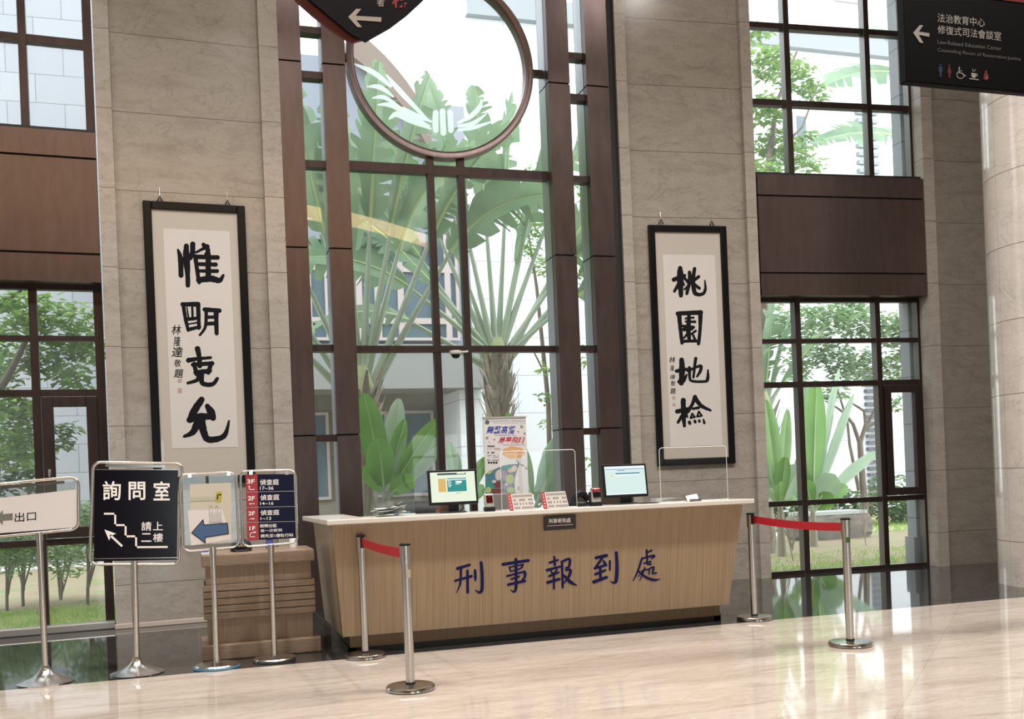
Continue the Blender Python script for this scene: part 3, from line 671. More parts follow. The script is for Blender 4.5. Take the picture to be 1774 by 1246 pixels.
t = thing('uniform_hat', 'black rounded cap lying on the wooden podium', 'cap', (0.36, 8.74, 0.845))
mb = MB(); mb.lathe((0.36, 8.74, 0.846), [(0.082, 0), (0.09, 0.015), (0.087, 0.045), (0.07, 0.08), (0.035, 0.098), (0.004, 0.101)], 32); part(t, 'crown', mb, BLACK)
mb = MB(); mb.slab([(0.30, 8.645, .862), (0.42, 8.645, .862), (0.41, 8.63, .85), (0.31, 8.63, .85)], (0, 0.02, 0.006)); part(t, 'peak', mb, BLACK)
mb = MB()
for k in range(6): mb.box(0.335 + k * 0.011, 0.342 + k * 0.011, 8.644, 8.652, .884 + 0.006 * (k % 2), .897 + 0.005 * (k % 3))
part(t, 'embroidery', mb, M('gold_thread', (0.5, 0.42, 0.25), 0.5))
def bottle(name, x, y, z, r, h, cm, capm, lab, cat):
    t = thing(name, lab, cat, (x, y, z)); mb = MB()
    mb.lathe((x, y, z + .001), [(r, 0), (r * 1.03, h * .08), (r, h * .62), (r * .55, h * .76), (r * .5, h * .84)], 24); part(t, 'bottle_body', mb, cm)
    mb = MB(); mb.lathe((x, y, z + h * .84), [(r * .58, 0), (r * .58, h * .12), (r * .3, h * .16)], 20); part(t, 'bottle_cap', mb, capm)
    return t
bottle('spray_bottle', 0.785, 8.78, 0.845, 0.028, 0.135, WHITE, RED, 'white bottle with red cap on the podium', 'bottle')
BLUE = M('blue_box', (0.09, 0.10, 0.42), 0.5)
t = thing('blue_container', 'dark blue container on the podium beside the white bottle', 'container', (0.60, 8.8, 0.845))
mb = MB(); mb.box(0.565, 0.625, 8.77, 8.83, 0.846, 0.945); part(t, 'container_body', mb, [BLUE], bevel=0.006)
mb = MB(); mb.box(0.553, 0.637, 8.758, 8.842, 0.945, 0.975); part(t, 'container_lid', mb, M('dark_lid', (0.03, 0.03, 0.12), .4), bevel=0.006)
t = thing('tape_roll', 'blue and white packet on the left corner of the podium', 'packet', (0.075, 8.6, 0.845))
mb = MB(); mb.box(0.045, 0.105, 8.57, 8.66, 0.846, 0.858); part(t, 'packet', mb, WHITE)
mb = MB(); mb.box(0.047, 0.10, 8.60, 8.66, 0.858, 0.878); part(t, 'wrapper', mb, BLUE)
t.name = 'small_packet'

# ------------------------------------------------------------------ queue barrier posts
def post(x, y, lab, sticker=None):
    t = thing('barrier_post', lab, 'queue barrier post', (x, y, 0), 'queue barrier posts')
    mb = MB(); mb.lathe((x, y, 0), [(0.152, 0.0), (0.160, 0.006), (0.160, 0.026), (0.154, 0.034), (0.05, 0.042), (0.032, 0.044)], 56); part(t, 'base', mb, CHROME)
    mb = MB(); mb.lathe((x, y, 0), [(0.030, 0.0435), (0.030, 0.85)], 28); part(t, 'pole', mb, CHROME)
    mb = MB(); mb.lathe((x, y, 0), [(0.036, 0.83), (0.036, 0.945)], 28)
    h = part(t, 'belt_head', mb, CHROME)
    mb = MB(); mb.lathe((x, y, 0), [(0.037, 0.945), (0.037, 0.957), (0.03, 0.961)], 28); part(t, 'cap', mb, BLACK, parent=h)
    mb = MB(); mb.lathe((x, y, 0), [(0.033, 0.044), (0.033, 0.052)], 28); part(t, 'collar', mb, BLACK)
    if sticker:
        mb = MB()
        for k in range(6):
            a0 = math.radians(sticker[1] + k * 11); a1 = math.radians(sticker[1] + (k + 1) * 11); r = 0.0306; z0, z1 = sticker[0]
            mb.add([(x + r * math.cos(a0), y + r * math.sin(a0), z0), (x + r * math.cos(a1), y + r * math.sin(a1), z0), (x + r * math.cos(a1), y + r * math.sin(a1), z1), (x + r * math.cos(a0), y + r * math.sin(a0), z1)], [(0, 1, 2, 3)])
        part(t, 'sticker', mb, sticker[2])
    return t
P1, P2, P3, P4 = (1.307, 6.60), (1.238, 8.005), (4.656, 6.57), (4.762, 8.12)
b1 = post(*P1, 'steel barrier post nearest the viewer with its belt behind', ((0.735, 0.79), 262, M('worn_label', (0.55, 0.5, 0.44), .6)))
b2 = post(*P2, 'steel barrier post at the left front corner of the desk')
b3 = post(*P3, 'steel barrier post standing alone on the right in front of the window', ((0.775, 0.815), 230, M('green_tape', (0.04, 0.16, 0.03), .5)))
b4 = post(*P4, 'steel barrier post at the right end of the desk')
def belt(t, a, b_, za, zb, sag):
    a, b_ = Vector((*a, 0)), Vector((*b_, 0)); d = (b_ - a).normalized(); a = a + d * 0.037; b_ = b_ - d * 0.037; nn = 14; n2 = Vector((-d.y, d.x, 0)) * 0.0012
    mb = MB(); vs = []
    for k in range(nn + 1):
        s = k / nn; p = a.lerp(b_, s); zc = za + (zb - za) * s - sag * 4 * s * (1 - s)
        for w, q_ in ((0.032, 1), (0.032, -1), (-0.032, -1), (-0.032, 1)): vs.append(p + n2 * q_ + Vector((0, 0, zc + w)))
    fs = []
    for k in range(nn):
        for i in range(4): fs.append((k * 4 + i, k * 4 + (i + 1) % 4, k * 4 + 4 + (i + 1) % 4, k * 4 + 4 + i))
    mb.add(vs, fs, 0, True); part(t, 'belt', mb, RED, label='red webbing belt')
    mb = MB(); c = a - d * 0.002; mb.box(c.x - 0.013, c.x + 0.013, c.y - 0.013, c.y + 0.013, za - 0.045, za + 0.04); part(t, 'belt_clip', mb, BLACK)
belt(b2, P2, P1, 0.905, 0.892, 0.010)
belt(b4, P4, P3, 0.905, 0.892, 0.018)

# ------------------------------------------------------------------ sign stands
def rrect(fn, x0, y0, x1, y1, sl0, sl1, r, n=6):      # rounded rectangle of points through fn; slopes of top and bottom edge
    pts = []
    def tp(x): return y0 + sl0 * (x - x0)
    def bt(x): return y1 + sl1 * (x - x0)
    for k in range(n + 1):
        a = math.pi + (math.pi / 2) * k / n; pts.append(fn(x0 + r + r * math.cos(a), tp(x0) + r + r * math.sin(a)))
    for k in range(n + 1):
        a = -math.pi / 2 + (math.pi / 2) * k / n; pts.append(fn(x1 - r + r * math.cos(a), tp(x1) + r + r * math.sin(a)))
    for k in range(n + 1):
        a = (math.pi / 2) * k / n; pts.append(fn(x1 - r + r * math.cos(a), bt(x1) - r + r * math.sin(a)))
    for k in range(n + 1):
        a = math.pi / 2 + (math.pi / 2) * k / n; pts.append(fn(x0 + r + r * math.cos(a), bt(x0) - r + r * math.sin(a)))
    return pts
def stand_base(t, foot, top, style):
    x, y = foot
    mb = MB()
    if style == 'cone': mb.lathe((x, y, 0), [(0.192, 0.0), (0.195, 0.008), (0.15, 0.022), (0.09, 0.048), (0.05, 0.078), (0.03, 0.105), (0.026, 0.125)], 56)
    else: mb.lathe((x, y, 0), [(0.160, 0.0), (0.165, 0.006), (0.165, 0.022), (0.158, 0.030), (0.03, 0.040)], 48)
    part(t, 'base', mb, CHROME)
    mb = MB(); z0 = 0.11 if style == 'cone' else 0.035
    mb.tube([Vector((x, y, z0)), Vector(top)], 0.0215, 20); part(t, 'pole', mb, STEEL)
    mb = MB(); d = (Vector(top) - Vector((x, y, z0))).normalized(); mb.tube([Vector(top) - d * 0.05, Vector(top) + d * 0.012], 0.026, 20); part(t, 'joint', mb, STEEL)
def line2(mb, f, pts, w, m=0):                           # constant-width line of photo points on a surface
    for (xa, ya), (xb, yb) in zip(pts[:-1], pts[1:]):
        l = math.hypot(xb - xa, yb - ya); ex, ey = (xb - xa) / l * w / 2, (yb - ya) / l * w / 2; nx, ny = -ey, ex
        mb.poly([f(xa - ex + nx, ya - ey + ny), f(xb + ex + nx, yb + ey + ny), f(xb + ex - nx, yb + ey - ny), f(xa - ex - nx, ya - ey - ny)], m)
CLEAR = glass_mat('clear_sleeve', (0.90, 0.91, 0.90), 1.6, 0.10)
PALE = M('pale_board', (0.68, 0.65, 0.64), 0.3, Coat_Weight=0.6)
# 1 exit sign
g = GR(80, 1183); y_ = g.y
def letter(t, s_, q, bold=0.0, m=None, shear=0.0):
    mb = MB(); text(mb, s_, q, bold, 0, shear); return part(t, 'lettering', mb, m or WHITE, recalc=False)
t = thing('sign_stand', 'white exit sign on a steel stand at the left edge of the photo', 'sign stand', (g.x, g.y, 0), 'sign stands left of the desk')
f = lambda x, y, d=0.0: AT(x, y, y_ - d)
stand_base(t, (g.x, g.y), f(68, 926), 'cone')
mb = MB(); mb.tube(rrect(f, -14, 839, 136, 930, -.078, -.078, 15), 0.012, 10, closed=True); part(t, 'frame', mb, STEEL)
mb = MB(); mb.slab([f(3, 842.5), f(112, 833), f(112, 838), f(3, 847.5)], (0, -0.012, 0)); part(t, 'clip_rail', mb, STEEL)
mb = MB(); mb.slab([f(-10, 864), f(133, 848), f(133, 915), f(-10, 925)], (0, -0.004, 0)); part(t, 'board', mb, PALE)
mb = MB(); mb.slab([f(-10, 925), f(133, 914), f(133, 918), f(-10, 930)], (0, -0.006, 0)); part(t, 'bottom_edge', mb, BLACK)
mb = MB(); mb.slab([f(-9, 843), f(131, 834), f(131, 849), f(-9, 864)], (0, -0.002, 0)); part(t, 'clear_sleeve', mb, CLEAR)
f2 = lambda x, y: f(x, y, 0.0052)
mb = MB(); text(mb, '出口', [f2(25.5, 888.5), f2(62.5, 886), f2(62.5, 902), f2(25.5, 905)], 0.004); part(t, 'lettering', mb, INK, recalc=False)
mb = MB(); mb.poly([f2(-8, 898), f2(5, 884), f2(5, 891), f2(22, 889.5), f2(22, 901), f2(5, 902.5), f2(5, 909.5)]); part(t, 'arrow', mb, M('grey_arrow', (0.16, 0.16, 0.14), .5), recalc=False)
# 2 interrogation room sign
g = GR(238, 1167); y2 = g.y
t = thing('sign_stand', 'black sign stand with white staircase symbol and three large characters', 'sign stand', (g.x, g.y, 0), 'sign stands left of the desk')
f = lambda x, y, d=0.0: AT(x, y, y2 - d)
stand_base(t, (g.x, g.y), f(233, 975), 'cone')
tilt = lambda x, y: f(x - (y - 890) * 0.035, y)
mb = MB(); mb.tube(rrect(tilt, 158.5, 801, 313, 978, .012, 0.0, 13), 0.011, 10, closed=True); part(t, 'frame', mb, STEEL)
mb = MB(); mb.slab([f(183, 804.5), f(286, 806), f(286, 810.5), f(183, 809)], (0, -0.012, 0)); part(t, 'clip_rail', mb, STEEL)
SIGNB = M('sign_black', (0.005, 0.004, 0.008), 0.15, Specular_IOR_Level=0.3)
mb = MB(); mb.slab([f(164.5, 813.5), f(308.5, 814.5), f(306.5, 970), f(163, 973)], (0, -0.006, 0)); part(t, 'board', mb, SIGNB)
f2 = lambda x, y: f(x, y, 0.0072); gg = lambda x, y: f2(160 + x / 7.327, 810 + y / 7.327)
mb = MB()
for c, a in (('詢', (132, 172, 362, 416)), ('問', (460, 182, 672, 414)), ('室', (776, 176, 984, 420)), ('請', (622, 690, 750, 804)), ('上', (770, 690, 896, 798)), ('二', (622, 836, 750, 944)), ('樓', (770, 836, 896, 946))):
    letter(t, c, px_quad(gg, *a), 0.015 if a[1] < 300 else 0.008)
mb = MB(); line2(mb, gg, [(160, 588), (290, 588), (290, 733), (422, 733), (422, 875), (555, 875), (555, 1013), (945, 1010)], 24); part(t, 'stair_symbol', mb, WHITE, recalc=False)
mb = MB(); mb.poly([gg(153, 788), gg(302, 842), gg(238, 868), gg(212, 928)]); line2(mb, gg, [(235, 868), (368, 992)], 27); part(t, 'arrow', mb, WHITE, recalc=False)
mb = MB(); line2(mb, gg, [(35, 1160), (1080, 1145)], 8); line2(mb, gg, [(35, 28), (1085, 30)], 8); part(t, 'trim_line', mb, STEEL, recalc=False)
# 3 arrow sign
g = GR(376, 1157); y3 = g.y
t = thing('sign_stand', 'clear-sleeved sign stand with a blue arrow, standing on a blue-taped foot', 'sign stand', (g.x, g.y, 0), 'sign stands left of the desk')
f = lambda x, y, d=0.0: AT(x, y, y3 - d)
stand_base(t, (g.x, g.y), f(368.5, 950), 'disc')
mb = MB(); mb.lathe((g.x, g.y, 0.0), [(0.172, 0.001), (0.176, 0.004), (0.172, 0.014), (0.166, 0.02)], 48); part(t, 'foot_tape', mb, M('blue_tape', (0.05, 0.13, 0.20), .4), label='blue tape around the foot')
tilt = lambda x, y: f(x + (y - 885) * 0.045, y)
mb = MB(); mb.tube(rrect(tilt, 313.5, 822, 411, 955, -.04, -.065, 13), 0.009, 10, closed=True); part(t, 'frame', mb, STEEL)
gd = lambda x, y, d=0.004: f(300 + x / 7.713, 810 + y / 7.713, d)
for cx_ in (222, 742):
    mb = MB(); mb.slab([gd(cx_ - 24, 88 if cx_ < 500 else 60, .013), gd(cx_ + 24, 86 if cx_ < 500 else 58, .013), gd(cx_ + 24, 135 if cx_ < 500 else 108, .013), gd(cx_ - 24, 137 if cx_ < 500 else 110, .013)], (0, .02, 0)); part(t, 'clip', mb, STEEL)
mb = MB(); mb.slab([gd(125, 125, 0), gd(860, 95, 0), gd(905, 1040, 0), gd(160, 1085, 0)], (0, -0.002, 0)); part(t, 'clear_sleeve', mb, CLEAR)
mb = MB(); mb.poly([gd(222, 225), gd(770, 205), gd(782, 985), gd(240, 1045)], 0); mb.poly([gd(195, 575, .0048), gd(655, 560, .0048), gd(780, 960, .0048), gd(240, 1045, .0048)], 1); part(t, 'paper_sheet', mb, [M('aged_sheet', (0.54, 0.50, 0.42), .5), M('white_sheet', (0.66, 0.63, 0.62), .5)], recalc=False)
mb = MB(); mb.poly([gd(575, 325, .006), gd(655, 318, .006), gd(645, 455, .006), gd(568, 462, .006)], 0); mb.poly([gd(235, 405, .006), gd(575, 392, .006), gd(575, 440, .006), gd(235, 455, .006)], 1)
text(mb, '樓', px_quad(lambda x, y: gd(x, y, .0068), 580, 350, 645, 445), 0.02, 2); part(t, 'yellow_tag', mb, [M('yellow_tag', (0.5, 0.42, 0.06), .5), M('pale_green_tag', (0.42, 0.45, 0.34), .5), INK], recalc=False)
mb = MB(); s3 = lambda x, y: gd(x, y, .0062)
for k in range(8): line2(mb, s3, [(480 + k * 22, 560 + (k * 37) % 60), (490 + k * 22, 735)], 5)
line2(mb, s3, [(475, 740), (655, 735)], 5); line2(mb, s3, [(480, 530), (505, 512), (530, 530)], 5); line2(mb, s3, [(560, 545), (580, 512), (610, 545)], 5); part(t, 'sketch', mb, M('pencil', (0.2, 0.19, 0.18), .6), recalc=False)
ar = [(248, 873), (400, 700), (412, 770), (724, 745), (740, 885), (425, 935), (430, 1010)]
mb = MB(); mb.poly([gd(x, y, .0065) for x, y in ar], 0); line2(mb, lambda x, y: gd(x, y, .0072), ar + ar[:1], 10, 1); part(t, 'arrow', mb, [M('blue_arrow', (0.055, 0.11, 0.22), .35), INK], recalc=False, label='blue arrow pointing left')
# 4 floor directory
g = GR(476, 1145); y4 = g.y
t = thing('sign_stand', 'red and navy floor directory sign stand in front of the podium', 'sign stand', (g.x, g.y, 0), 'sign stands left of the desk')
f = lambda x, y, d=0.0: AT(x, y, y4 - d)
stand_base(t, (g.x, g.y), f(469, 946), 'disc')
tilt = lambda x, y: f(x + (y - 885) * 0.03, y)
mb = MB(); mb.tube(rrect(tilt, 418.5, 816, 514, 947, -.015, -.06, 12), 0.009, 10, closed=True); part(t, 'frame', mb, STEEL)
gd = lambda x, y, d=0.004: f(300 + x / 7.713, 810 + y / 7.713, d)
for cx_ in (1040, 1522):
    mb = MB(); mb.slab([gd(cx_ - 24, 40, .013), gd(cx_ + 24, 38, .013), gd(cx_ + 24, 98, .013), gd(cx_ - 24, 100, .013)], (0, .02, 0)); part(t, 'clip', mb, STEEL)
mb = MB(); mb.slab([gd(1125, 92), gd(1610, 88), gd(1642, 945), gd(1146, 968)], (0, .004, 0)); part(t, 'board', mb, M('navy_board', (0.006, 0.007, 0.028), .4, Specular_IOR_Level=0.2))
mb = MB(); mb.slab([gd(966, 98), gd(1125, 84), gd(1146, 972), gd(990, 980)], (0, .004, 0)); part(t, 'floor_strip', mb, M('red_board', (0.33, 0.03, 0.035), .3), label='red strip of floor numbers')
f2 = lambda x, y: gd(x, y, .0052); mb = MB()
for s_, a, sl in (('3F', (988, 160, 1088, 218), -.03), ('2F', (997, 385, 1090, 443), -.03), ('2F', (1003, 588, 1092, 642), -.03), ('1F', (1018, 788, 1098, 842), -.03),
    ('偵查庭', (1158, 160, 1412, 238), -.02), ('17~36', (1160, 255, 1340, 302), -.015), ('偵查庭', (1163, 365, 1418, 442), -.03), ('14~16', (1162, 462, 1340, 503), -.02), ('偵查庭', (1166, 570, 1418, 642), -.03), ('1~13', (1168, 662, 1308, 704), -.02),
    ('假釋出監', (1157, 760, 1385, 806), -.03), ('第一次報到', (1165, 828, 1452, 868), -.04), ('請先至1樓執行科', (1168, 893, 1605, 940), -.03)):
    letter(t, s_, px_quad(f2, *a, slope=sl), 0.008 if a[0] > 1110 else 0.022)
mb = MB()
for ya in (330, 535, 735): line2(mb, f2, [(985, ya), (1628, ya - 14)], 6)
part(t, 'divider', mb, M('pale_line', (0.35, 0.35, 0.38), .5), recalc=False)
mb = MB()
line2(mb, f2, [(1016, 258), (1018, 298), (1082, 294)], 10); mb.poly([f2(1003, 262), f2(1016, 238), f2(1030, 260)])
line2(mb, f2, [(1030, 487), (1083, 484)], 9); mb.poly([f2(1010, 488), f2(1034, 474), f2(1034, 501)])
line2(mb, f2, [(1022, 690), (1068, 687)], 9); mb.poly([f2(1090, 686), f2(1064, 673), f2(1064, 701)])
line2(mb, f2, [(1088, 925), (1030, 930), (1030, 878), (1084, 868)], 10); mb.poly([f2(1110, 864), f2(1082, 850), f2(1084, 882)])
part(t, 'arrow', mb, WHITE, recalc=False)

# ------------------------------------------------------------------ things on and behind the counter
def monitor(xc, w, z0, h, yb, lab, draw):
    t = thing('computer_monitor', lab, 'monitor', (xc, yb, ZT1), 'computer monitors on the counter')
    tl = math.radians(7); ux = Vector((1, 0, 0)); uz = Vector((0, math.sin(tl), math.cos(tl))); nn = Vector((0, -math.cos(tl), math.sin(tl)))
    o = Vector((xc - w / 2, yb, z0)); P = lambda u, v, d=0.0: o + ux * (u * w) + uz * (v * h) + nn * d
    bz = 0.018; bu, bv = bz / w, bz / h
    mb = MB(); mb.slab([P(0, 0), P(1, 0), P(1, 1), P(0, 1)], -nn * 0.035); mb.slab([P(.15, .15, -.035), P(.85, .15, -.035), P(.85, .85, -.035), P(.15, .85, -.035)], -nn * .025)
    part(t, 'housing', mb, BLACK, bevel=0.004)
    mb = MB(); draw(mb, lambda u, v, d=0.0: P(bu + u * (1 - 2 * bu), bv * 1.3 + v * (1 - 2.3 * bv), 0.0012 + d)); part(t, 'screen', mb, SCR, recalc=False)
    mb = MB(); mb.box(xc - 0.045, xc + 0.045, yb + 0.025, yb + 0.06, ZT1 + 0.012, z0 + 0.10); part(t, 'stand', mb, BLACK, bevel=0.004)
    mb = MB(); mb.lathe((0, 0, 0), [(0.115, 0.0), (0.118, 0.006), (0.10, 0.013)], 40)
    mb.v = [(xc + v[0], yb + 0.045 + v[1] * 0.72, ZT1 + 0.0005 + v[2]) for v in mb.v]; part(t, 'foot', mb, BLACK)
    mb = MB(); mb.tube([(xc + .05, yb + .06, z0 + .06), (xc + .085, yb + .075, z0 + .01), (xc + .10, yb + .08, ZT1 + .03), (xc + .06, yb + .10, ZT1 + .008), (xc + .03, yb + .2, ZT1 + .006)], 0.004, 8); part(t, 'cable', mb, BLACK)
    return t
SCR = [emit('screen_cream', (0.84, 0.93, 0.74), 0.95), emit('screen_orange', (0.80, 0.50, 0.16), 0.9), emit('screen_teal', (0.01, 0.30, 0.29), 0.9), emit('screen_dark', (0.03, 0.09, 0.12), 0.8), emit('screen_white', (0.86, 0.93, 0.97), 1.0), emit('screen_mint', (0.70, 0.88, 0.84), 0.95), emit('screen_blue', (0.07, 0.26, 0.40), 0.9)]
def R4(mb, f, u0, v0, u1, v1, m, d=0.0): mb.poly([f(u0, v0, d), f(u1, v0, d), f(u1, v1, d), f(u0, v1, d)], m)
def draw1(mb, f):
    R4(mb, f, 0, 0, 1, 1, 0); R4(mb, f, .16, .90, .80, .965, 3, .0006); R4(mb, f, .60, .925, .78, .975, 0, .001)
    R4(mb, f, .17, .34, .34, .78, 1, .0006); R4(mb, f, .37, .34, .80, .79, 2, .0006); R4(mb, f, .37, .72, .80, .76, 5, .001)
    for k in range(5): R4(mb, f, .39, .50 + k * .045, .39 + .06 + .02 * (k % 2), .52 + k * .045, 4, .001)
    R4(mb, f, .56, .62, .70, .69, 4, .001); R4(mb, f, .55, .575, .66, .60, 5, .001)
    R4(mb, f, .55, .275, .66, .29, 2, .001)
def draw2(mb, f):
    R4(mb, f, 0, 0, 1, 1, 5); R4(mb, f, 0, .90, 1, 1, 4, .0006); R4(mb, f, .02, .885, .98, .905, 6, .001); R4(mb, f, .1, .72, .87, .765, 6, .001); R4(mb, f, .1, .72, .26, .765, 5, .0014)
    R4(mb, f, .1, .66, .87, .715, 4, .001); R4(mb, f, .12, .665, .22, .69, 1, .0014); R4(mb, f, .03, .83, .30, .855, 4, .001); R4(mb, f, .32, .84, .5, .86, 6, .001)
    R4(mb, f, 0, 0, 1, .05, 4, .0006)
monitor(2.064, 0.418, 1.158, 0.292, 8.25, 'black monitor showing a cream page with orange and green panels', draw1)
monitor(3.622, 0.418, 1.152, 0.292, 8.25, 'black monitor with a pale blue table page near the counter right end', draw2)

RW = M('red_window', (0.30, 0.004, 0.012), 0.12, Coat_Weight=0.8); SILV = M('silver_plastic', (0.48, 0.47, 0.45), 0.3, 0.5)
def reader(x, y, lab, s=1.0, tall=False):
    t = thing('card_reader', lab, 'card reader', (x, y, ZT1), 'card readers on the counter'); z = ZT1 + 0.0005
    mb = MB(); mb.box(x - .044 * s, x + .044 * s, y - .03, y + .04, z, z + .035); part(t, 'base', mb, BLACK, bevel=0.004)
    mb = MB(); mb.slab([(x - .040 * s, y - .022, z + .03), (x + .040 * s, y - .022, z + .03), (x + .038 * s, y + .004, z + .145), (x - .038 * s, y + .004, z + .145)], (0, .045, 0)); part(t, 'housing', mb, SILV, bevel=0.006)
    if not tall:
        mb = MB(); mb.slab([(x - .029 * s, y - .012, z + .070), (x + .029 * s, y - .012, z + .070), (x + .028 * s, y + .0015, z + .132), (x - .028 * s, y + .0015, z + .132)], (0, -.004, 0)); w_ = part(t, 'window', mb, M('dark_red_window', (0.05, 0.004, 0.006), .1))
        mb = MB(); mb.poly([(x - .008, y - .0065, z + .128), (x + .008, y - .0065, z + .128), (x, y - .0085, z + .118)]); part(t, 'pointer', mb, RED, recalc=False)
        mb = MB(); mb.slab([(x - .037 * s, y - .021, z + .040), (x + .037 * s, y - .021, z + .040), (x + .037 * s, y - .018, z + .058), (x - .037 * s, y - .018, z + .058)], (0, -.002, 0)); part(t, 'lower_plate', mb, M('grey_green', (0.25, 0.3, 0.26), .4))
    else:
        mb = MB(); mb.tube([(x - .036, y + .012, z + .135), (x + .036, y + .012, z + .135)], 0.022, 20); part(t, 'roller', mb, RW)
        mb = MB(); mb.slab([(x - .034, y - .018, z + .075), (x + .034, y - .018, z + .075), (x + .033, y - .006, z + .117), (x - .033, y - .006, z + .117)], (0, -.004, 0)); part(t, 'window', mb, BLACKLAC)
        mb = MB(); mb.box(x - .052, x + .052, y + .02, y + .05, z, z + .12); part(t, 'back', mb, BLACK, bevel=0.004)
    return t
p = AT(848, 878, 8.13); reader(p.x, 8.13, 'small silver reader with a dark red window left of the notice cards', 0.95)
p = AT(1033, 870, 8.16); reader(p.x, 8.16, 'black and silver reader with a bright red roller beside the right monitor', 1.0, True)

NOTE = M('notice_card', (0.56, 0.52, 0.49), 0.35); REDS = M('notice_red', (0.40, 0.03, 0.045), 0.4)
def notice(q0, lab):                                   # q0: TL TR BR BL photo points on the counter
    y0 = 8.03; b = [AT(q0[3][0], q0[3][1], y0), AT(q0[2][0], q0[2][1], y0)]; yt = 8.03
    t = thing('notice_card', lab, 'notice', (b[0] + b[1]) / 2, 'leaning notice cards on the counter')
    Q = [AT(*q0[0], yt), AT(*q0[1], yt), b[1], b[0]]; 
    dz = ZT1 + .001 - min(Q[2].z, Q[3].z)
    Q = [v + Vector((0, 0, dz)) for v in Q]; Q[2].z = Q[3].z = ZT1 + .001
    for v in Q[:2]: v.y += 0.03
    nn = (Q[1] - Q[0]).cross(Q[3] - Q[0]).normalized()
    if nn.y > 0: nn = -nn
    S = lambda u, v, d=.0006: (Q[0] * (1 - u) + Q[1] * u) * (1 - v) + (Q[3] * (1 - u) + Q[2] * u) * v + nn * d
    mb = MB(); mb.slab([S(0, 0, 0), S(1, 0, 0), S(1, 1, 0), S(0, 1, 0)], -nn * 0.004); part(t, 'card', mb, NOTE)
    mb = MB(); mb.slab([S(.2, .1, -.004), S(.8, .1, -.004), Vector((S(.8, 1).x, S(.8, 1).y + .07, ZT1 + .001)), Vector((S(.2, 1).x, S(.2, 1).y + .07, ZT1 + .001))], (0, .003, 0)); part(t, 'easel_leg', mb, NOTE)
    mb = MB(); mb.poly([S(0, 0), S(.15, 0), S(.15, 1), S(0, 1)]); part(t, 'red_strip', mb, REDS, recalc=False)
    mb = MB(); rnd = random.Random(4)
    for r_ in range(4):
        x = .21
        while x < .95:
            w = .035
            if not (r_ in (1, 2, 3) and rnd.random() < .16):
                for k in range(3): 
                    yy = .10 + r_ * .235 + k * .042; mb.poly([S(x + rnd.uniform(0, .008), yy, .0009), S(x + w, yy, .0009), S(x + w, yy + .02, .0009), S(x, yy + .02, .0009)])
                mb.poly([S(x + .013, .09 + r_ * .235, .0009), S(x + .022, .09 + r_ * .235, .0009), S(x + .022, .22 + r_ * .235, .0009), S(x + .013, .22 + r_ * .235, .0009)])
            x += .06
    part(t, 'print', mb, INK, recalc=False)
    mb = MB()
    for k in range(5): mb.poly([S(.045, .08 + k * .18, .0009), S(.105, .08 + k * .18, .0009), S(.105, .19 + k * .18, .0009), S(.045, .19 + k * .18, .0009)])
    part(t, 'strip_print', mb, M('pale_red_print', (.5, .3, .3), .5), recalc=False)
notice([(879.5, 854), (923.5, 851.5), (926, 880), (883.5, 882.5)], 'white notice card with red strip, next to the silver reader')
notice([(938.5, 851.5), (981, 849), (986, 878), (942, 880)], 'white notice card with red strip, above the black name plate')

def shield(x0, x1, z1, y, lab):
    t = thing('acrylic_screen', lab, 'screen', ((x0 + x1) / 2, y, ZT1), 'clear acrylic counter screens')
    r = 0.03; z0 = ZT1 + .001; pts = [Vector((x0, y, z0)), Vector((x1, y, z0))]
    for k in range(7): a = math.pi / 2 * k / 6; pts.append(Vector((x1 - r + r * math.cos(a), y, z1 - r + r * math.sin(a))))
    for k in range(7): a = math.pi / 2 + math.pi / 2 * k / 6; pts.append(Vector((x0 + r + r * math.cos(a), y, z1 - r + r * math.sin(a))))
    mb = MB(); mb.poly(pts); part(t, 'sheet', mb, ACRYLIC, recalc=False)
    mb = MB(); mb.tube(pts, 0.0028, 6, closed=True); part(t, 'edge', mb, ACRYLIC_EDGE)
    for x in (x0 + .06, x1 - .06):
        mb = MB(); mb.box(x - .03, x + .03, y - .035, y + .035, z0, z0 + .006); part(t, 'foot', mb, ACRYLIC_EDGE)
pa, pb = AT(869, 860, 8.2), AT(996, 785, 8.2); shield(pa.x, pb.x, AT(990, 779, 8.2).z, 8.2, 'clear acrylic screen behind the two notice cards')
pa, pb = AT(1145, 860, 8.2), AT(1261, 860, 8.2); shield(pa.x, pb.x, AT(1150, 776, 8.2).z, 8.2, 'clear acrylic screen in front of the right calligraphy scroll')

p = AT(1003, 868, 8.33)
t = thing('black_handset', 'lumpy black desk device between the notice card and the red reader', 'desk device', (p.x, 8.33, ZT1))
mb = MB(); z = ZT1 + .0005
mb.lathe((0, 0, 0), [(.075, 0), (.085, .01), (.08, .03), (.05, .05)], 28); mb.v = [(p.x + v[0] * 1.15, 8.33 + v[1] * .8, z + v[2]) for v in mb.v]; part(t, 'base', mb, BLACK)
mb = MB(); mb.tube([(p.x - .075, 8.31, z + .04), (p.x - .05, 8.31, z + .085), (p.x + .0, 8.32, z + .115), (p.x + .05, 8.33, z + .10), (p.x + .085, 8.33, z + .05)], [.022, .028, .033, .030, .024], 16); part(t, 'handle', mb, BLACK)
p = AT(1157, 864, 8.30)
t = thing('document_tray', 'shallow white tray on the counter behind the right clear screen', 'tray', (p.x, 8.32, ZT1))
mb = MB(); z = ZT1 + .0005; mb.box(p.x - .11, p.x + .11, 8.25, 8.42, z, z + .008)
for a in ((p.x - .11, p.x + .11, 8.25, 8.255), (p.x - .11, p.x + .11, 8.415, 8.42), (p.x - .11, p.x - .105, 8.255, 8.415), (p.x + .105, p.x + .11, 8.255, 8.415)): mb.box(*a, z + .008, z + .032)
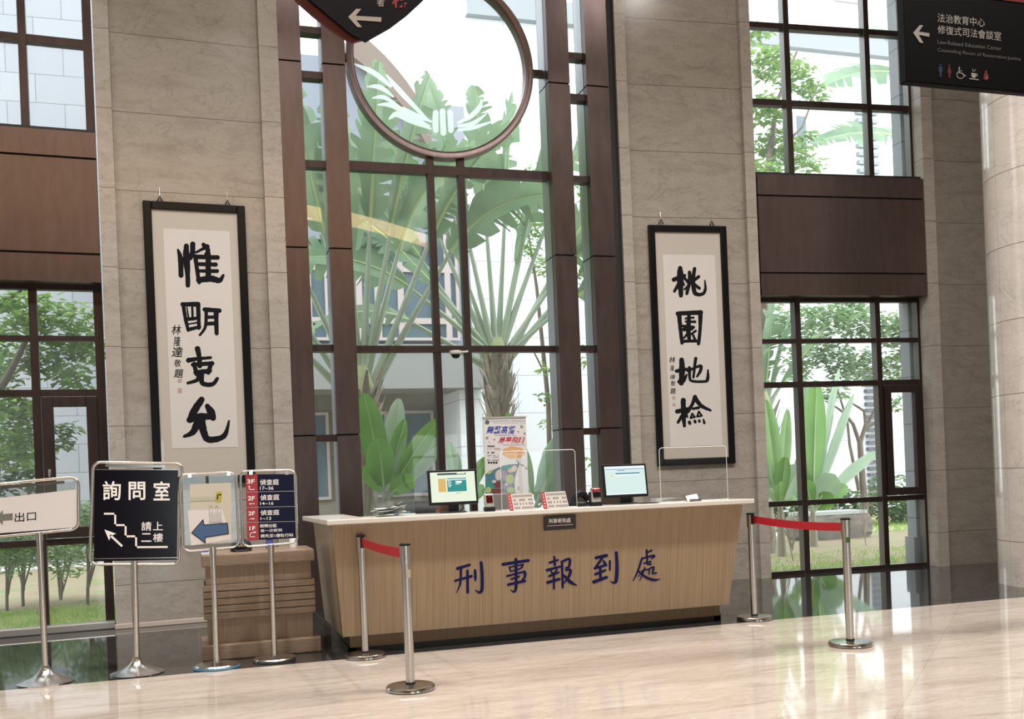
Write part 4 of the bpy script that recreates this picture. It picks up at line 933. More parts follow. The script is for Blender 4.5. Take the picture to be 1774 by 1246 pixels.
part(t, 'tray', mb, M('white_tray', (.66, .66, .66), .3)); mb = MB(); mb.box(p.x - .09, p.x + .08, 8.27, 8.40, z + .009, z + .014); part(t, 'paper', mb, WHITE)
p = AT(1199, 860, 8.16)
t = thing('card_holder', 'small silver metal holder standing on the counter right end', 'holder', (p.x, 8.16, ZT1))
mb = MB(); z = ZT1 + .0005
mb.slab([(p.x - .055, 8.14, z), (p.x + .06, 8.14, z), (p.x + .062, 8.19, z + .062), (p.x - .05, 8.19, z + .048)], (0, .004, 0)); part(t, 'back_plate', mb, M('dull_steel', (.3, .3, .31), .35, 1.0))
mb = MB(); mb.box(p.x - .055, p.x + .06, 8.10, 8.145, z, z + .004); mb.box(p.x - .055, p.x + .06, 8.10, 8.104, z, z + .02); part(t, 'ledge', mb, STEEL)
p = AT(1125, 866, 8.12)
t = thing('counter_pad', 'flat black pad on the counter between monitor and clear screen', 'pad', (p.x, 8.18, ZT1))
mb = MB(); mb.box(p.x - .07, p.x + .09, 8.12, 8.24, ZT1 + .0005, ZT1 + .007); part(t, 'pad', mb, BLACK, bevel=0.002)

# papers, folders and sign holders behind the column at the left end
def sheet_pile(name, x, y, z, n, lab):
    t = thing(name, lab, 'papers', (x, y, z)); rnd = random.Random(3)
    for k in range(n):
        a = rnd.uniform(-.5, .5); w, d = .115, .085; c, s_ = math.cos(a), math.sin(a); zz = z + .001 + k * .010; ox, oy = rnd.uniform(-.03, .03), rnd.uniform(-.02, .02)
        P = lambda u, v, q: (x + ox + u * c - v * s_, y + oy + u * s_ + v * c, zz + q)
        mb = MB(); vs = []
        for j in range(5):
            u = -w + 2 * w * j / 4; lift = .03 * (j / 4) ** 2 * (k % 3)
            vs += [P(u, -d, lift), P(u, d, lift + .004)]
        mb.add(vs, [(2 * j, 2 * j + 2, 2 * j + 3, 2 * j + 1) for j in range(4)], 0, True)
        part(t, 'sheet', mb, M('pale_green_paper', (.62, .70, .64), .6) if k % 2 else WHITE, recalc=False)
sheet_pile('paper_pile', 1.50, 8.23, ZT1, 7, 'untidy pile of pale papers on the counter beside the left bronze column')
FC = [((.16, .34, .50), 'light blue upright folder behind the counter, leftmost of the row'), ((.42, .40, .26), 'buff upright folder behind the counter'), ((.30, .36, .30), 'grey-green upright folder behind the counter'), ((.25, .44, .62), 'wide pale blue folder behind the counter, rightmost of the row')]
xx = 1.60
for i, (c, lab) in enumerate(FC):
    w = (.03, .022, .02, .045)[i]; t = thing('file_folder', lab, 'folder', (xx + w / 2, 8.56, .77), 'upright folders behind the counter')
    mb = MB(); mb.box(xx, xx + w, 8.462, 8.652, .772, 1.10 + .012 * (i % 2)); part(t, 'cover', mb, M('folder_%d' % i, c, .5), bevel=.002)
    mb = MB(); mb.box(xx + .004, xx + w - .004, 8.460, 8.462, .95, 1.06); part(t, 'spine_label', mb, WHITE)
    xx += w + .006
for px_, lab in ((662, 'left clear sign holder on the counter back edge, next to the bronze column'), (698, 'right clear sign holder on the counter back edge, near the chair back')):
    a, b_ = AT(px_ - 14, 852, 8.56), AT(px_ + 14, 877, 8.56)
    t = thing('sign_holder', lab, 'sign holder', ((a.x + b_.x) / 2, 8.41, ZT1))
    mb = MB(); mb.slab([(a.x, 8.41, ZT1 + .002), (b_.x, 8.41, ZT1 + .002), (b_.x, 8.41, a.z), (a.x, 8.41, a.z)], (0, .004, 0)); part(t, 'holder', mb, CLEAR)
    mb = MB(); mb.box(a.x, b_.x, 8.385, 8.435, ZT1 + .0005, ZT1 + .008); part(t, 'foot', mb, ACRYLIC_EDGE)

# display banner
t = thing('display_banner', 'upright exhibition banner with blue and red title behind the counter', 'banner', (2.62, 8.78, 0))
yb = 8.75; fb = lambda x, y, d=0.0: AT(830 + x / 8.04, 715 + y / 8.04, yb - d)
c0, c1 = fb(55, 82), fb(665, 80); zt = c0.z; zb = 0.03
XL, XR = c0.x, c1.x - .01
mb = MB(); mb.box(XL, XR, yb, yb + .006, zb + .06, zt); part(t, 'panel', mb, M('banner_white', (.60, .585, .60), .4))
mb = MB(); mb.box(XL - .01, XR + .01, yb - .07, yb + .08, 0, .09); part(t, 'base_case', mb, SILV, bevel=.006)
mb = MB(); mb.box(XL - .003, XR + .003, yb - .005, yb + .012, zt, zt + .014); part(t, 'top_bar', mb, SILV)
mb = MB(); mb.tube([((XL + XR) / 2, yb + .03, .08), ((XL + XR) / 2, yb + .012, zt)], .007, 10); part(t, 'support_pole', mb, SILV)
f1 = lambda x, y: fb(x, y, .001); f2 = lambda x, y: fb(x, y, .0018)
mb = MB(); text(mb, '舞藝高牆', [f1(105, 188), f1(512, 182), f1(500, 300), f1(98, 296)], .016, 0, .25); part(t, 'title', mb, M('title_blue', (.03, .06, .30), .4), recalc=False, label='blue slanted title')
mb = MB(); text(mb, '展夢飛翔', [f1(270, 340), f1(640, 335), f1(632, 440), f1(262, 436)], .016, 0, .25); part(t, 'title', mb, M('title_red', (.42, .02, .05), .4), recalc=False, label='red slanted title')
mb = MB(); rnd = random.Random(9)
def dashes(x0, x1, y, h, w, g, m, p=.9):
    x = x0
    while x < x1:
        if rnd.random() < p: mb.poly([f2(x, y), f2(x + w, y), f2(x + w, y + h), f2(x, y + h)], m)
        x += w + g
dashes(160, 650, 108, 14, 8, 6, 2); dashes(170, 640, 140, 10, 7, 7, 2, .6); dashes(195, 505, 312, 8, 9, 5, 1); dashes(335, 640, 445, 8, 9, 5, 3)
dashes(118, 215, 458, 20, 18, 8, 0); dashes(115, 300, 498, 14, 12, 7, 3); dashes(118, 220, 548, 18, 18, 8, 0); dashes(118, 275, 592, 10, 8, 8, 0, .6); dashes(118, 275, 615, 10, 8, 8, 0, .6); dashes(118, 285, 655, 16, 12, 12, 0, .7); dashes(122, 262, 685, 24, 26, 10, 0)
part(t, 'small_print', mb, [INK, M('print_blue', (.05, .08, .3), .5), M('print_grey', (.3, .3, .32), .5), M('print_red', (.4, .1, .1), .5)], recalc=False)
mb = MB(); pts = []
for k in range(40):
    a = 2 * math.pi * k / 40; rx = 155 + 9 * math.sin(9 * a); ry = 82 + 7 * math.sin(7 * a + 1); pts.append(f1(480 + rx * math.cos(a), 555 + ry * math.sin(a)))
mb.poly(pts, 0); dashes(350, 620, 518, 12, 10, 6, 1, .6); dashes(345, 460, 538, 16, 12, 4, 2); dashes(350, 630, 572, 10, 9, 6, 1, .8); dashes(360, 620, 592, 10, 9, 6, 1, .5)
part(t, 'cloud_patch', mb, [M('cloud_orange', (.58, .33, .15), .5), M('cloud_text', (.75, .62, .45), .5), M('cloud_dark', (.3, .05, .03), .5)], recalc=False, label='orange cloud-shaped patch')
mb = MB()                                               # lower picture: plain stand-in of coloured shapes
def blob(x, y, rx, ry, m, d=.0014, a0=0.0):
    pts = []
    for k in range(22):
        a = 2 * math.pi * k / 22; pts.append(fb(x + rx * math.cos(a) * math.cos(a0) - ry * math.sin(a) * math.sin(a0), y + rx * math.cos(a) * math.sin(a0) + ry * math.sin(a) * math.cos(a0), d))
    mb.poly(pts, m)
mb.poly([f1(88, 1130), f1(84, 860), f1(170, 810), f1(290, 755), f1(420, 722), f1(560, 715), f1(535, 790), f1(500, 900), f1(490, 1000), f1(505, 1120)], 0)
for i, (x, y, rx, ry, m, a0) in enumerate([(180, 900, 70, 60, 1, .3), (160, 1010, 60, 50, 2, 0), (270, 870, 45, 75, 3, .1), (350, 880, 40, 80, 4, -.2), (440, 800, 42, 42, 5, 0), (490, 780, 35, 45, 3, .3), (430, 930, 60, 70, 6, 0), (260, 1000, 55, 45, 7, .2), (390, 1030, 70, 45, 4, .1), (240, 1090, 90, 30, 7, 0), (440, 1080, 55, 40, 6, 0), (130, 1080, 40, 45, 6, .2), (380, 760, 60, 26, 2, .1), (150, 830, 40, 22, 6, -.6), (210, 960, 30, 22, 3, 0), (380, 1000, 20, 18, 3, 0)]): blob(x, y, rx, ry, m, .0014 + i * .0002, a0)
part(t, 'picture', mb, [M('pic_slate', (.10, .16, .19), .5), M('pic_blue', (.05, .17, .26), .5), M('pic_teal', (.03, .22, .20), .5), M('pic_pale', (.50, .46, .44), .5), M('pic_mauve', (.24, .20, .30), .5), M('pic_peach', (.5, .34, .26), .5), M('pic_green', (.32, .40, .16), .5), M('pic_maroon', (.16, .035, .03), .5)], recalc=False)
mb = MB()
for x, y, r in ((112, 133, 32), ): blob(x, y, r, r, 0)
for x, y, r in ((595, 195, 20), (545, 265, 11), (636, 290, 15), (113, 352, 18), (213, 377, 12), (145, 412, 8), (660, 775, 17)): blob(x, y, r, r, 1); blob(x + 5, y - 2, r * .55, r * .55, 2, .0018)
mb.poly([f2(505, 640), f2(540, 672), f2(570, 720), f2(545, 705)], 1); mb.poly([f2(570, 715), f2(650, 745), f2(600, 742)], 1); blob(548, 1055, 16, 30, 3)
part(t, 'motif', mb, [M('grey_badge', (.10, .10, .11), .5), M('leaf_motif', (.12, .16, .08), .5), M('motif_pale', (.45, .42, .3), .5), M('motif_sand', (.5, .36, .24), .5)], recalc=False)
mb = MB(); z0_, z1_ = .62, fb(200, 1142).z; mb.box(XL, XR, yb - .002, yb, z0_, z1_)
part(t, 'grey_field', mb, M('banner_grey', (.20, .19, .18), .5))

# dome camera under the middle transom
p = AT(789, 612, YG - 0.05)
t = thing('dome_camera', 'white dome security camera under the centre window transom', 'security camera', p)
c = Vector((p.x, YG - 0.06, 2.826))
mb = MB(); mb.lathe(c, [(.066, 0.0), (.070, -.006), (.070, -.032), (.062, -.042)][::-1], 32); part(t, 'mount', mb, M('camera_white', (.6, .59, .57), .35))
mb = MB(); mb.lathe(c, [(.008, -.088), (.028, -.082), (.045, -.066), (.052, -.042)], 28); part(t, 'dome', mb, M('camera_dome', (.02, .02, .022), .08))
mb = MB(); mb.tube([c + Vector((.06, .03, -.012)), c + Vector((.13, .05, -.006)), c + Vector((.16, .055, .0))], .014, 12); part(t, 'conduit', mb, M('camera_grey', (.55, .54, .52), .4))

# ------------------------------------------------------------------ hanging signs
YS = 6.0
t = thing('hanging_sign', 'black shield-shaped hanging sign with red rim at the top of the photo', 'hanging sign', AT(640, 72, YS))
f = lambda x, y, d=0.0: AT(x, y, YS - d)
blk = [(633.7, 72), (624.6, 66.7), (608, 59), (572, 29), (535, -2), (508, -40), (494, -85), (492, -140), (500, -250), (770, -225), (785, -110), (775, -58), (756, -24), (733, 0), (705, 26), (676, 48), (646.6, 64.5)]
mb = MB(); mb.slab([f(x, y) for x, y in blk], (0, 0.02, 0)); part(t, 'panel', mb, M('sign_black_blue', (.004, .004, .008), .5, Specular_IOR_Level=0.15))
redp = [(633, 67), (611, 72.5), (601, 68), (573, 50), (541, 25), (513, 0), (486, -40), (470, -90), (468, -145), (476, -255), (740, -230), (740, -60), (690, 10)]
mb = MB(); mb.slab([f(x, y, -.021) for x, y in redp], (0, 0.03, 0)); part(t, 'rim', mb, M('sign_red', (.085, .005, .008), .5), label='dark red rim plate')
mb = MB(); g2 = lambda x, y: f(500 + x / 6.823, y / 6.823, .001)
mb.poly([g2(705, 200), g2(800, 103), g2(858, 106), g2(795, 180), g2(800, 187), g2(1098, 205), g2(1095, 258), g2(800, 238), g2(868, 322), g2(812, 320)]); part(t, 'arrow', mb, M('sign_pale', (.42, .38, .34), .5), recalc=False)
mb = MB(); text(mb, '者', px_quad(g2, 1042, -30, 1132, 78), .015); part(t, 'lettering', mb, M('sign_pale_text', (.34, .31, .28), .5), recalc=False)
mb = MB(); text(mb, '梯', px_quad(g2, 1222, -90, 1420, 92), .02); part(t, 'lettering', mb, M('sign_red_text', (.30, .02, .03), .5), recalc=False, label='red character')
for px_ in (540, 720):
    p = f(px_, -190, -.01); mb = MB(); mb.tube([p, Vector((p.x, p.y, CEIL))], .008, 10); part(t, 'hanging_rod', mb, STEEL)
t = thing('hanging_sign', 'black hanging direction sign with toilet and cafe symbols at upper right', 'hanging sign', AT(1700, 155, YS))
a = AT(1563, 0, YS); bz_ = AT(1570, 142, YS).z; x0 = AT(1566.5, 71, YS).x
mb = MB(); mb.box(x0, x0 + 1.75, YS, YS + .07, bz_, bz_ + 1.0); part(t, 'panel', mb, M('sign_black2', (.002, .002, .003), .5, Specular_IOR_Level=0.12), bevel=.012)
zr = AT(1774, 5, YS).z; mb = MB(); mb.box(x0 + .02, x0 + 1.73, YS - .0015, YS, zr, zr + .12); part(t, 'red_band', mb, M('band_red', (.15, .012, .012), .5))
f = lambda x, y: AT(1550 + x / 7.33, y / 7.33, YS - .0012)
SP = M('sign_white', (.36, .34, .32), .5); SP2 = M('sign_grey', (.13, .125, .12), .5)
mb = MB()
text(mb, '法治教育中心', [f(543, 165), f(1145, 235), f(1145, 345), f(543, 280)], .003); text(mb, '修復式司法會談室', [f(545, 315), f(1352, 405), f(1352, 520), f(545, 425)], .003); part(t, 'lettering', mb, SP, recalc=False)
mb = MB(); text(mb, 'Law-Related Education Center', [f(545, 505), f(1357, 592), f(1357, 642), f(545, 556)]); text(mb, 'Counseling Room of Restorative Justice', [f(545, 606), f(1600, 728), f(1600, 784), f(545, 666)]); part(t, 'lettering', mb, SP2, recalc=False, label='small grey English lettering')
mb = MB(); mb.poly([f(235, 415), f(318, 318), f(362, 322), f(310, 395), f(312, 402), f(440, 422), f(440, 468), f(305, 442), f(366, 548), f(318, 540)]); part(t, 'arrow', mb, SP, recalc=False)
def disc(mb, x, y, rx, ry, m=0, n=20): mb.poly([f(x + rx * math.cos(2 * math.pi * k / n), y + ry * math.sin(2 * math.pi * k / n)) for k in range(n)], m)
mb = MB(); disc(mb, 582, 825, 12, 13); mb.poly([f(556, 845), f(608, 850), f(606, 910), f(596, 915), f(596, 980), f(570, 978), f(570, 912), f(558, 905)]); part(t, 'pictogram', mb, M('icon_blue', (.015, .035, .085), .5), recalc=False, label='blue man pictogram')
mb = MB(); disc(mb, 694, 832, 12, 13); mb.poly([f(682, 852), f(706, 854), f(722, 930), f(706, 930), f(706, 990), f(684, 988), f(684, 928), f(668, 925)]); part(t, 'pictogram', mb, M('icon_red', (.12, .015, .02), .5), recalc=False, label='red woman pictogram')
mb = MB(); disc(mb, 820, 860, 10, 11)
line2(mb, f, [(818, 875), (820, 925), (862, 932), (882, 968), (900, 962)], 12); line2(mb, f, [(820, 897), (850, 900)], 10)
pr = None
for k in range(15):
    an = math.radians(-120 - k * 17); q_ = (838 + 48 * math.cos(an), 950 - 46 * math.sin(an) * -1)
    if pr: line2(mb, f, [pr, q_], 11)
    pr = q_
part(t, 'pictogram', mb, SP, recalc=False, label='wheelchair pictogram')
mb = MB(); mb.poly([f(972, 925), f(1036, 932), f(1034, 965), f(1020, 990), f(988, 988), f(974, 962)]); line2(mb, f, [(1036, 940), (1052, 945), (1050, 962), (1034, 968)], 8); line2(mb, f, [(952, 998), (1060, 1012)], 12); line2(mb, f, [(990, 908), (994, 890), (990, 875)], 7); line2(mb, f, [(1010, 908), (1018, 892), (1030, 880)], 7); part(t, 'pictogram', mb, SP, recalc=False, label='coffee cup pictogram')
mb = MB(); disc(mb, 1160, 912, 16, 18, 0); mb.poly([f(1140, 930), f(1182, 935), f(1190, 990), f(1165, 1025), f(1126, 1000)], 0); disc(mb, 1172, 988, 14, 15, 1); part(t, 'pictogram', mb, [M('icon_rose', (.16, .02, .03), .5), M('icon_pink', (.4, .2, .2), .5)], recalc=False, label='red baby care pictogram')
for dx_ in (.3, 1.45):
    mb = MB(); mb.tube([(x0 + dx_, YS + .035, bz_ + 1.0), (x0 + dx_, YS + .035, CEIL)], .012, 10); part(t, 'hanging_rod', mb, STEEL)

# ------------------------------------------------------------------ office chair and the seated person behind the counter
cxh, cyh = 2.10, 9.32
t = thing('office_chair', 'black office chair behind the left monitor', 'chair', (cxh, cyh, 0)); CF = M('chair_fabric', (.014, .015, .02), .6)
mb = MB()
vs = []; nu, nv = 9, 7
for j in range(nv):
    v = j / (nv - 1)
    for i in range(nu):
        u = i / (nu - 1) * 2 - 1; vs.append((cxh - .05 + u * (.25 - .03 * v), cyh + .20 + .05 * v - .05 * (1 - u * u) * -1 * .6, .56 + .60 * v + .012 * (1 - u * u)))
fs = [(j * nu + i, j * nu + i + 1, (j + 1) * nu + i + 1, (j + 1) * nu + i) for j in range(nv - 1) for i in range(nu - 1)]
mb.add(vs, fs, 0, True); o = part(t, 'backrest', mb, CF, recalc=False); md = o.modifiers.new('s', 'SOLIDIFY'); md.thickness = .05
mb = MB(); mb.box(cxh - .25, cxh + .25, cyh - .28, cyh + .20, .44, .52); o = part(t, 'seat', mb, CF, bevel=.03)
mb = MB(); mb.box(cxh - .04, cxh + .04, cyh + .16, cyh + .27, .42, .60); part(t, 'back_bracket', mb, BLACK)
mb = MB(); mb.tube([(cxh, cyh, .10), (cxh, cyh, .44)], .03, 16); part(t, 'gas_column', mb, BLACK)
for k in range(5):
    a = 2 * math.pi * k / 5 + .3; e = Vector((cxh + .28 * math.cos(a), cyh + .28 * math.sin(a), .075))
    mb = MB(); mb.tube([Vector((cxh, cyh, .11)), e], [.028, .018], 10); l_ = part(t, 'leg', mb, BLACK)
    mb = MB(); mb.tube([e + Vector((-.012 * math.sin(a), .012 * math.cos(a), -.047)), e + Vector((.012 * math.sin(a), -.012 * math.cos(a), -.047))], .027, 14); part(t, 'castor', mb, BLACK, parent=l_)
for s_ in (-1, 1):
    mb = MB(); x = cxh + s_ * .28; mb.tube([(x - s_ * .05, cyh + .05, .46), (x, cyh + .05, .50), (x, cyh + .05, .67)], .014, 10); mb.box(x - .03, x + .03, cyh - .12, cyh + .16, .67, .695); part(t, 'armrest', mb, BLACK)

def skin(name, verts, edges, root, mat, parent, sub=2):
    me = bpy.data.meshes.new(name); me.from_pydata([v[:3] for v in verts], edges, [])
    bm = bmesh.new(); bm.from_mesh(me); lay = bm.verts.layers.skin.verify(); bm.verts.ensure_lookup_table()
    for i, v in enumerate(verts):
        r = v[3]; bm.verts[i][lay].radius = r if isinstance(r, tuple) else (r, r); bm.verts[i][lay].use_root = (i == root)
    bm.to_mesh(me); bm.free()
    o = bpy.data.objects.new(name, me); COL.objects.link(o)
    md = o.modifiers.new('skin', 'SKIN'); md.use_smooth_shade = True; ms = o.modifiers.new('sub', 'SUBSURF'); ms.levels = sub; ms.render_levels = sub
    dg = bpy.context.evaluated_depsgraph_get(); m2 = bpy.data.meshes.new_from_object(o.evaluated_get(dg))
    bpy.data.objects.remove(o); bpy.data.meshes.remove(me)
    m2.name = name; m2.materials.clear(); m2.materials.append(mat)
    for p_ in m2.polygons: p_.use_smooth = True
    o = bpy.data.objects.new(name, m2); COL.objects.link(o); o.parent = parent; return o
bxp, byp = 2.135, 9.19                                     # hip position
t = thing('person', 'seated person in patterned pale shirt behind the left monitor', 'person', (bxp, byp, .49))
SKIN = M('skin', (.30, .16, .10), .5); HAIR = M('hair', (.012, .01, .009), .5)
L_ = lambda x, y, z, r: (x, y, z, r)
# skeleton in the person's own space: x to its left, -y to the front, z up from the seat
V = [L_(0, 0, .09, (.15, .11)), L_(0, -.03, .26, (.135, .10)), L_(0, -.09, .42, (.15, .10)), L_(.005, -.13, .50, (.09, .07)), L_(.01, -.16, .575, .052), L_(.015, -.20, .63, (.062, .068)), L_(.018, -.215, .71, (.076, .092)), L_(.02, -.205, .785, (.062, .078)),
     L_(-.165, -.10, .475, .055), L_(-.225, -.20, .29, .045), L_(-.15, -.42, .285, .036), L_(-.11, -.50, .285, (.032, .024)),
     L_(.175, -.10, .475, .055), L_(.235, -.20, .29, .045), L_(.16, -.42, .285, .036), L_(.12, -.50, .285, (.032, .024)),
     L_(-.10, -.05, .06, .085), L_(-.13, -.42, .04, .068), L_(-.13, -.44, -.36, .048), L_(-.13, -.58, -.475, .035),
     L_(.10, -.05, .06, .085), L_(.13, -.42, .04, .068), L_(.13, -.44, -.36, .048), L_(.13, -.58, -.475, .035)]
Ed = [(0, 1), (1, 2), (2, 3), (3, 4), (4, 5), (5, 6), (6, 7), (2, 8), (8, 9), (9, 10), (10, 11), (2, 12), (12, 13), (13, 14), (14, 15), (0, 16), (16, 17), (17, 18), (18, 19), (0, 20), (20, 21), (21, 22), (22, 23)]
nb = len(V)
for s_, wx in ((-1, 11), (1, 15)):                        # fingers resting on the worktop
    b0 = V[wx]
    for k in range(4):
        fx = b0[0] + (-.026 + .0175 * k); l = (.062, .072, .068, .054)[k]
        i = len(V); V += [L_(fx, b0[1] - .025, .285, .0095), L_(fx, b0[1] - .025 - l * .5, .283, .0085), L_(fx, b0[1] - .025 - l, .275, .0075)]; Ed += [(wx, i), (i, i + 1), (i + 1, i + 2)]
    i = len(V); V += [L_(b0[0] - s_ * .035, b0[1] - .005, .28, .0105), L_(b0[0] - s_ * .05, b0[1] - .04, .275, .009)]; Ed += [(wx, i), (i, i + 1)]
body = skin('body', V, Ed, 0, SKIN, t)
SHIRT = noise_mat('patterned_shirt', [(.40, (.55, .53, .52)), (.56, (.50, .48, .47)), (.60, (.06, .06, .07)), (.75, (.55, .53, .52))], 22, rough=.7)
g_ = .022; ex = lambda i, e=g_: (V[i][0], V[i][1], V[i][2], tuple(q + e for q in V[i][3]) if isinstance(V[i][3], tuple) else V[i][3] + e)
skin('shirt', [ex(0), ex(1), ex(2), ex(3, .02), ex(8), ex(9), (-.17, -.36, .287, .05), ex(12), ex(13), (.18, -.36, .287, .05)], [(0, 1), (1, 2), (2, 3), (2, 4), (4, 5), (5, 6), (2, 7), (7, 8), (8, 9)], 0, SHIRT, t)
skin('trousers', [ex(0, .012), ex(16), ex(17), ex(18, .018), (-.13, -.47, -.44, .05), ex(20), ex(21), ex(22, .018), (.13, -.47, -.44, .05)], [(0, 1), (1, 2), (2, 3), (3, 4), (0, 5), (5, 6), (6, 7), (7, 8)], 0, M('dark_trousers', (.02, .02, .03), .7), t)
for s_ in (-1, 1): skin('shoe', [(s_ * .13, -.45, -.475, .042), (s_ * .13, -.56, -.485, .038), (s_ * .13, -.68, -.49, .03)], [(0, 1), (1, 2)], 0, BLACK, t)
mb = MB(); vs = []; nu, nv = 24, 12
for j in range(nv + 1):
    th_ = math.pi * .62 * j / nv
    for i in range(nu):
        ph = 2 * math.pi * i / nu; front = max(0, -math.sin(ph)); tt = th_ * (1 - .42 * front)
        vs.append((.02 + .092 * math.sin(tt) * math.cos(ph), -.19 + .108 * math.sin(tt) * math.sin(ph), .73 + .115 * math.cos(tt)))
mb.add(vs, [(j * nu + i, j * nu + (i + 1) % nu, (j + 1) * nu + (i + 1) % nu, (j + 1) * nu + i) for j in range(nv) for i in range(nu)], 0, True)
o = mb.build('hair', HAIR, t); md = o.modifiers.new('s', 'SOLIDIFY'); md.thickness = .012
for s_ in (-1, 1):
    mb = MB(); mb.lathe((.018 + s_ * .03, -.292, .712), [(.001, -.008), (.008, -.004), (.009, 0), (.008, .004), (.001, .008)], 12); mb.build('eye', M('eye', (.02, .015, .012), .2), t)
    mb = MB(); mb.tube([(.018 + s_ * .084, -.20, .69), (.018 + s_ * .093, -.19, .715), (.018 + s_ * .088, -.19, .735)], [.009, .013, .009], 10); mb.build('ear', SKIN, t)
mb = MB(); mb.tube([(.018, -.300, .725), (.018, -.318, .695), (.018, -.305, .683)], [.007, .013, .01], 10); mb.build('nose', SKIN, t)
mb = MB(); mb.tube([(-.005, -.287, .655), (.018, -.294, .653), (.041, -.287, .655)], [.003, .006, .003], 8); mb.build('mouth', M('lips', (.28, .09, .07), .5), t)

# ------------------------------------------------------------------ the garden court outside
LAWN = noise_mat('lawn_ground', [(.35, (.24, .18, .11)), (.5, (.30, .235, .15)), (.65, (.16, .22, .07))], 1.6, rough=.95)
mb = MB(); mb.box(-16, 34, 11.62, 40, -.3, -.10); struct(mb.build('floor_garden', LAWN), 'bare earth and lawn ground of the courtyard', 'ground')
PATHM = M('path_concrete', (.55, .52, .47), .8)
mb = MB(); mb.add([(7, 19.6, -.095), (30, 16.4, -.095), (30, 17.6, -.095), (7, 20.9, -.095)], [(0, 1, 2, 3)]); mb.v += [(v[0], v[1], -.15) for v in mb.v[:4]]
mb.f += [(0, 1, 5, 4), (1, 2, 6, 5), (2, 3, 7, 6), (3, 0, 4, 7)]; mb.m += [0] * 4; mb.sm += [False] * 4
struct(mb.build('trim_8', PATHM), 'pale concrete path across the right garden', 'path')
mb = MB(); mb.box(-14, 3, 22.5, 23.8, -.12, -.09); struct(mb.build('trim_9', PATHM), 'pale path behind the left shrubs', 'path')
GRASS = leaf_mat('grass_blade', (.22, .36, .06), (.40, .52, .14), 3.0, .35, .6)
def grass(name, lab, areas):
    rnd = random.Random(11); mb = MB(); vs = []; fs = []
    for (x0, x1, y0, y1, n, h) in areas:
        for _ in range(n):
            x, y = rnd.uniform(x0, x1), rnd.uniform(y0, y1); a = rnd.uniform(0, 6.28); l = h * rnd.uniform(.5, 1.2); b = len(vs); w = .008
            dx, dy = math.cos(a) * w, math.sin(a) * w; lx, ly = rnd.uniform(-.6, .6) * l, rnd.uniform(-.6, .6) * l
            vs += [(x - dx, y - dy, -.1), (x + dx, y + dy, -.1), (x + lx, y + ly, -.1 + l)]; fs.append((b, b + 1, b + 2))
    mb.v = vs; mb.f = fs; mb.m = [0] * len(fs); mb.sm = [False] * len(fs)
    o = mb.build(name, GRASS, recalc=False); o['kind'] = 'stuff'; return tag(o, lab, 'grass')
grass('grass', 'short bright grass outside the left window', [(-4.5, .2, 11.75, 14.3, 9000, .075)])
grass('grass', 'thin patchy grass outside the right window', [(7.4, 14, 11.9, 13.2, 3600, .06), (8, 15, 13.4, 15.0, 1500, .05), (13.5, 20, 18.2, 22, 6000, .1), (9, 13, 20.6, 24, 4000, .1)])

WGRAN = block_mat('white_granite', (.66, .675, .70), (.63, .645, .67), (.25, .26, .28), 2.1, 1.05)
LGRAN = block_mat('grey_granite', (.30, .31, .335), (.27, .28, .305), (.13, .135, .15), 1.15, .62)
GGRAN = block_mat('recess_granite', (.24, .215, .165), (.20, .18, .14), (.08, .075, .065), 1.4, 1.0)  # last one: darker greenish-brown blocks of the recess wall
WINF = M('pinkish_frame', (.44, .37, .37), .5); WING = M('court_window_glass', (.10, .14, .17), .08); WHITEW = M('white_wall', (.78, .78, .78), .6); GREYBAND = M('grey_band', (.24, .255, .27), .6)
# white block straight ahead and to the right
t = thing('courtyard_building', 'white granite building across the court behind the palms', 'building', (16, 27, 0))
mb = MB(); mb.box(7.6, 40, 27, 29, -.1, 17); part(t, 'wall', mb, WGRAN)
zc = AT(880, 16, 26.8).z; mb = MB(); mb.box(7.6, 40, 26.75, 27, zc - .25, zc + .35); part(t, 'cornice', mb, GREYBAND)
for (xa, ya, xb, yb_) in ((1372, 195, 1402, 272), (1445, -30, 1500, 8)):
    a, b_ = AT(xa, ya, 26.95), AT(xb, yb_, 26.95); mb = MB(); mb.box(a.x, b_.x, 26.9, 27.0, b_.z, a.z); w_ = part(t, 'window', mb, WINF)
    mb = MB(); mb.box(a.x + .12, b_.x - .12, 26.88, 26.9, b_.z + .12, a.z - .12); part(t, 'pane', mb, WING, parent=w_)
a, b_ = AT(1487, 190, 26.8), AT(1527, 306, 26.8); mb = MB(); zz = b_.z - 3
while zz < a.z: mb.box(a.x, b_.x, 26.85, 27.0, zz, zz + .12); zz += .26
part(t, 'louvre', mb, GREYBAND)
a, b_ = AT(1502, 640, 26.8), AT(1515, 870, 26.8); mb = MB(); zz = b_.z
while zz < a.z: mb.box(a.x, b_.x + .3, 26.85, 27.0, zz, zz + .1); zz += .2
part(t, 'louvre', mb, M('dark_louvre', (.08, .085, .1), .5))
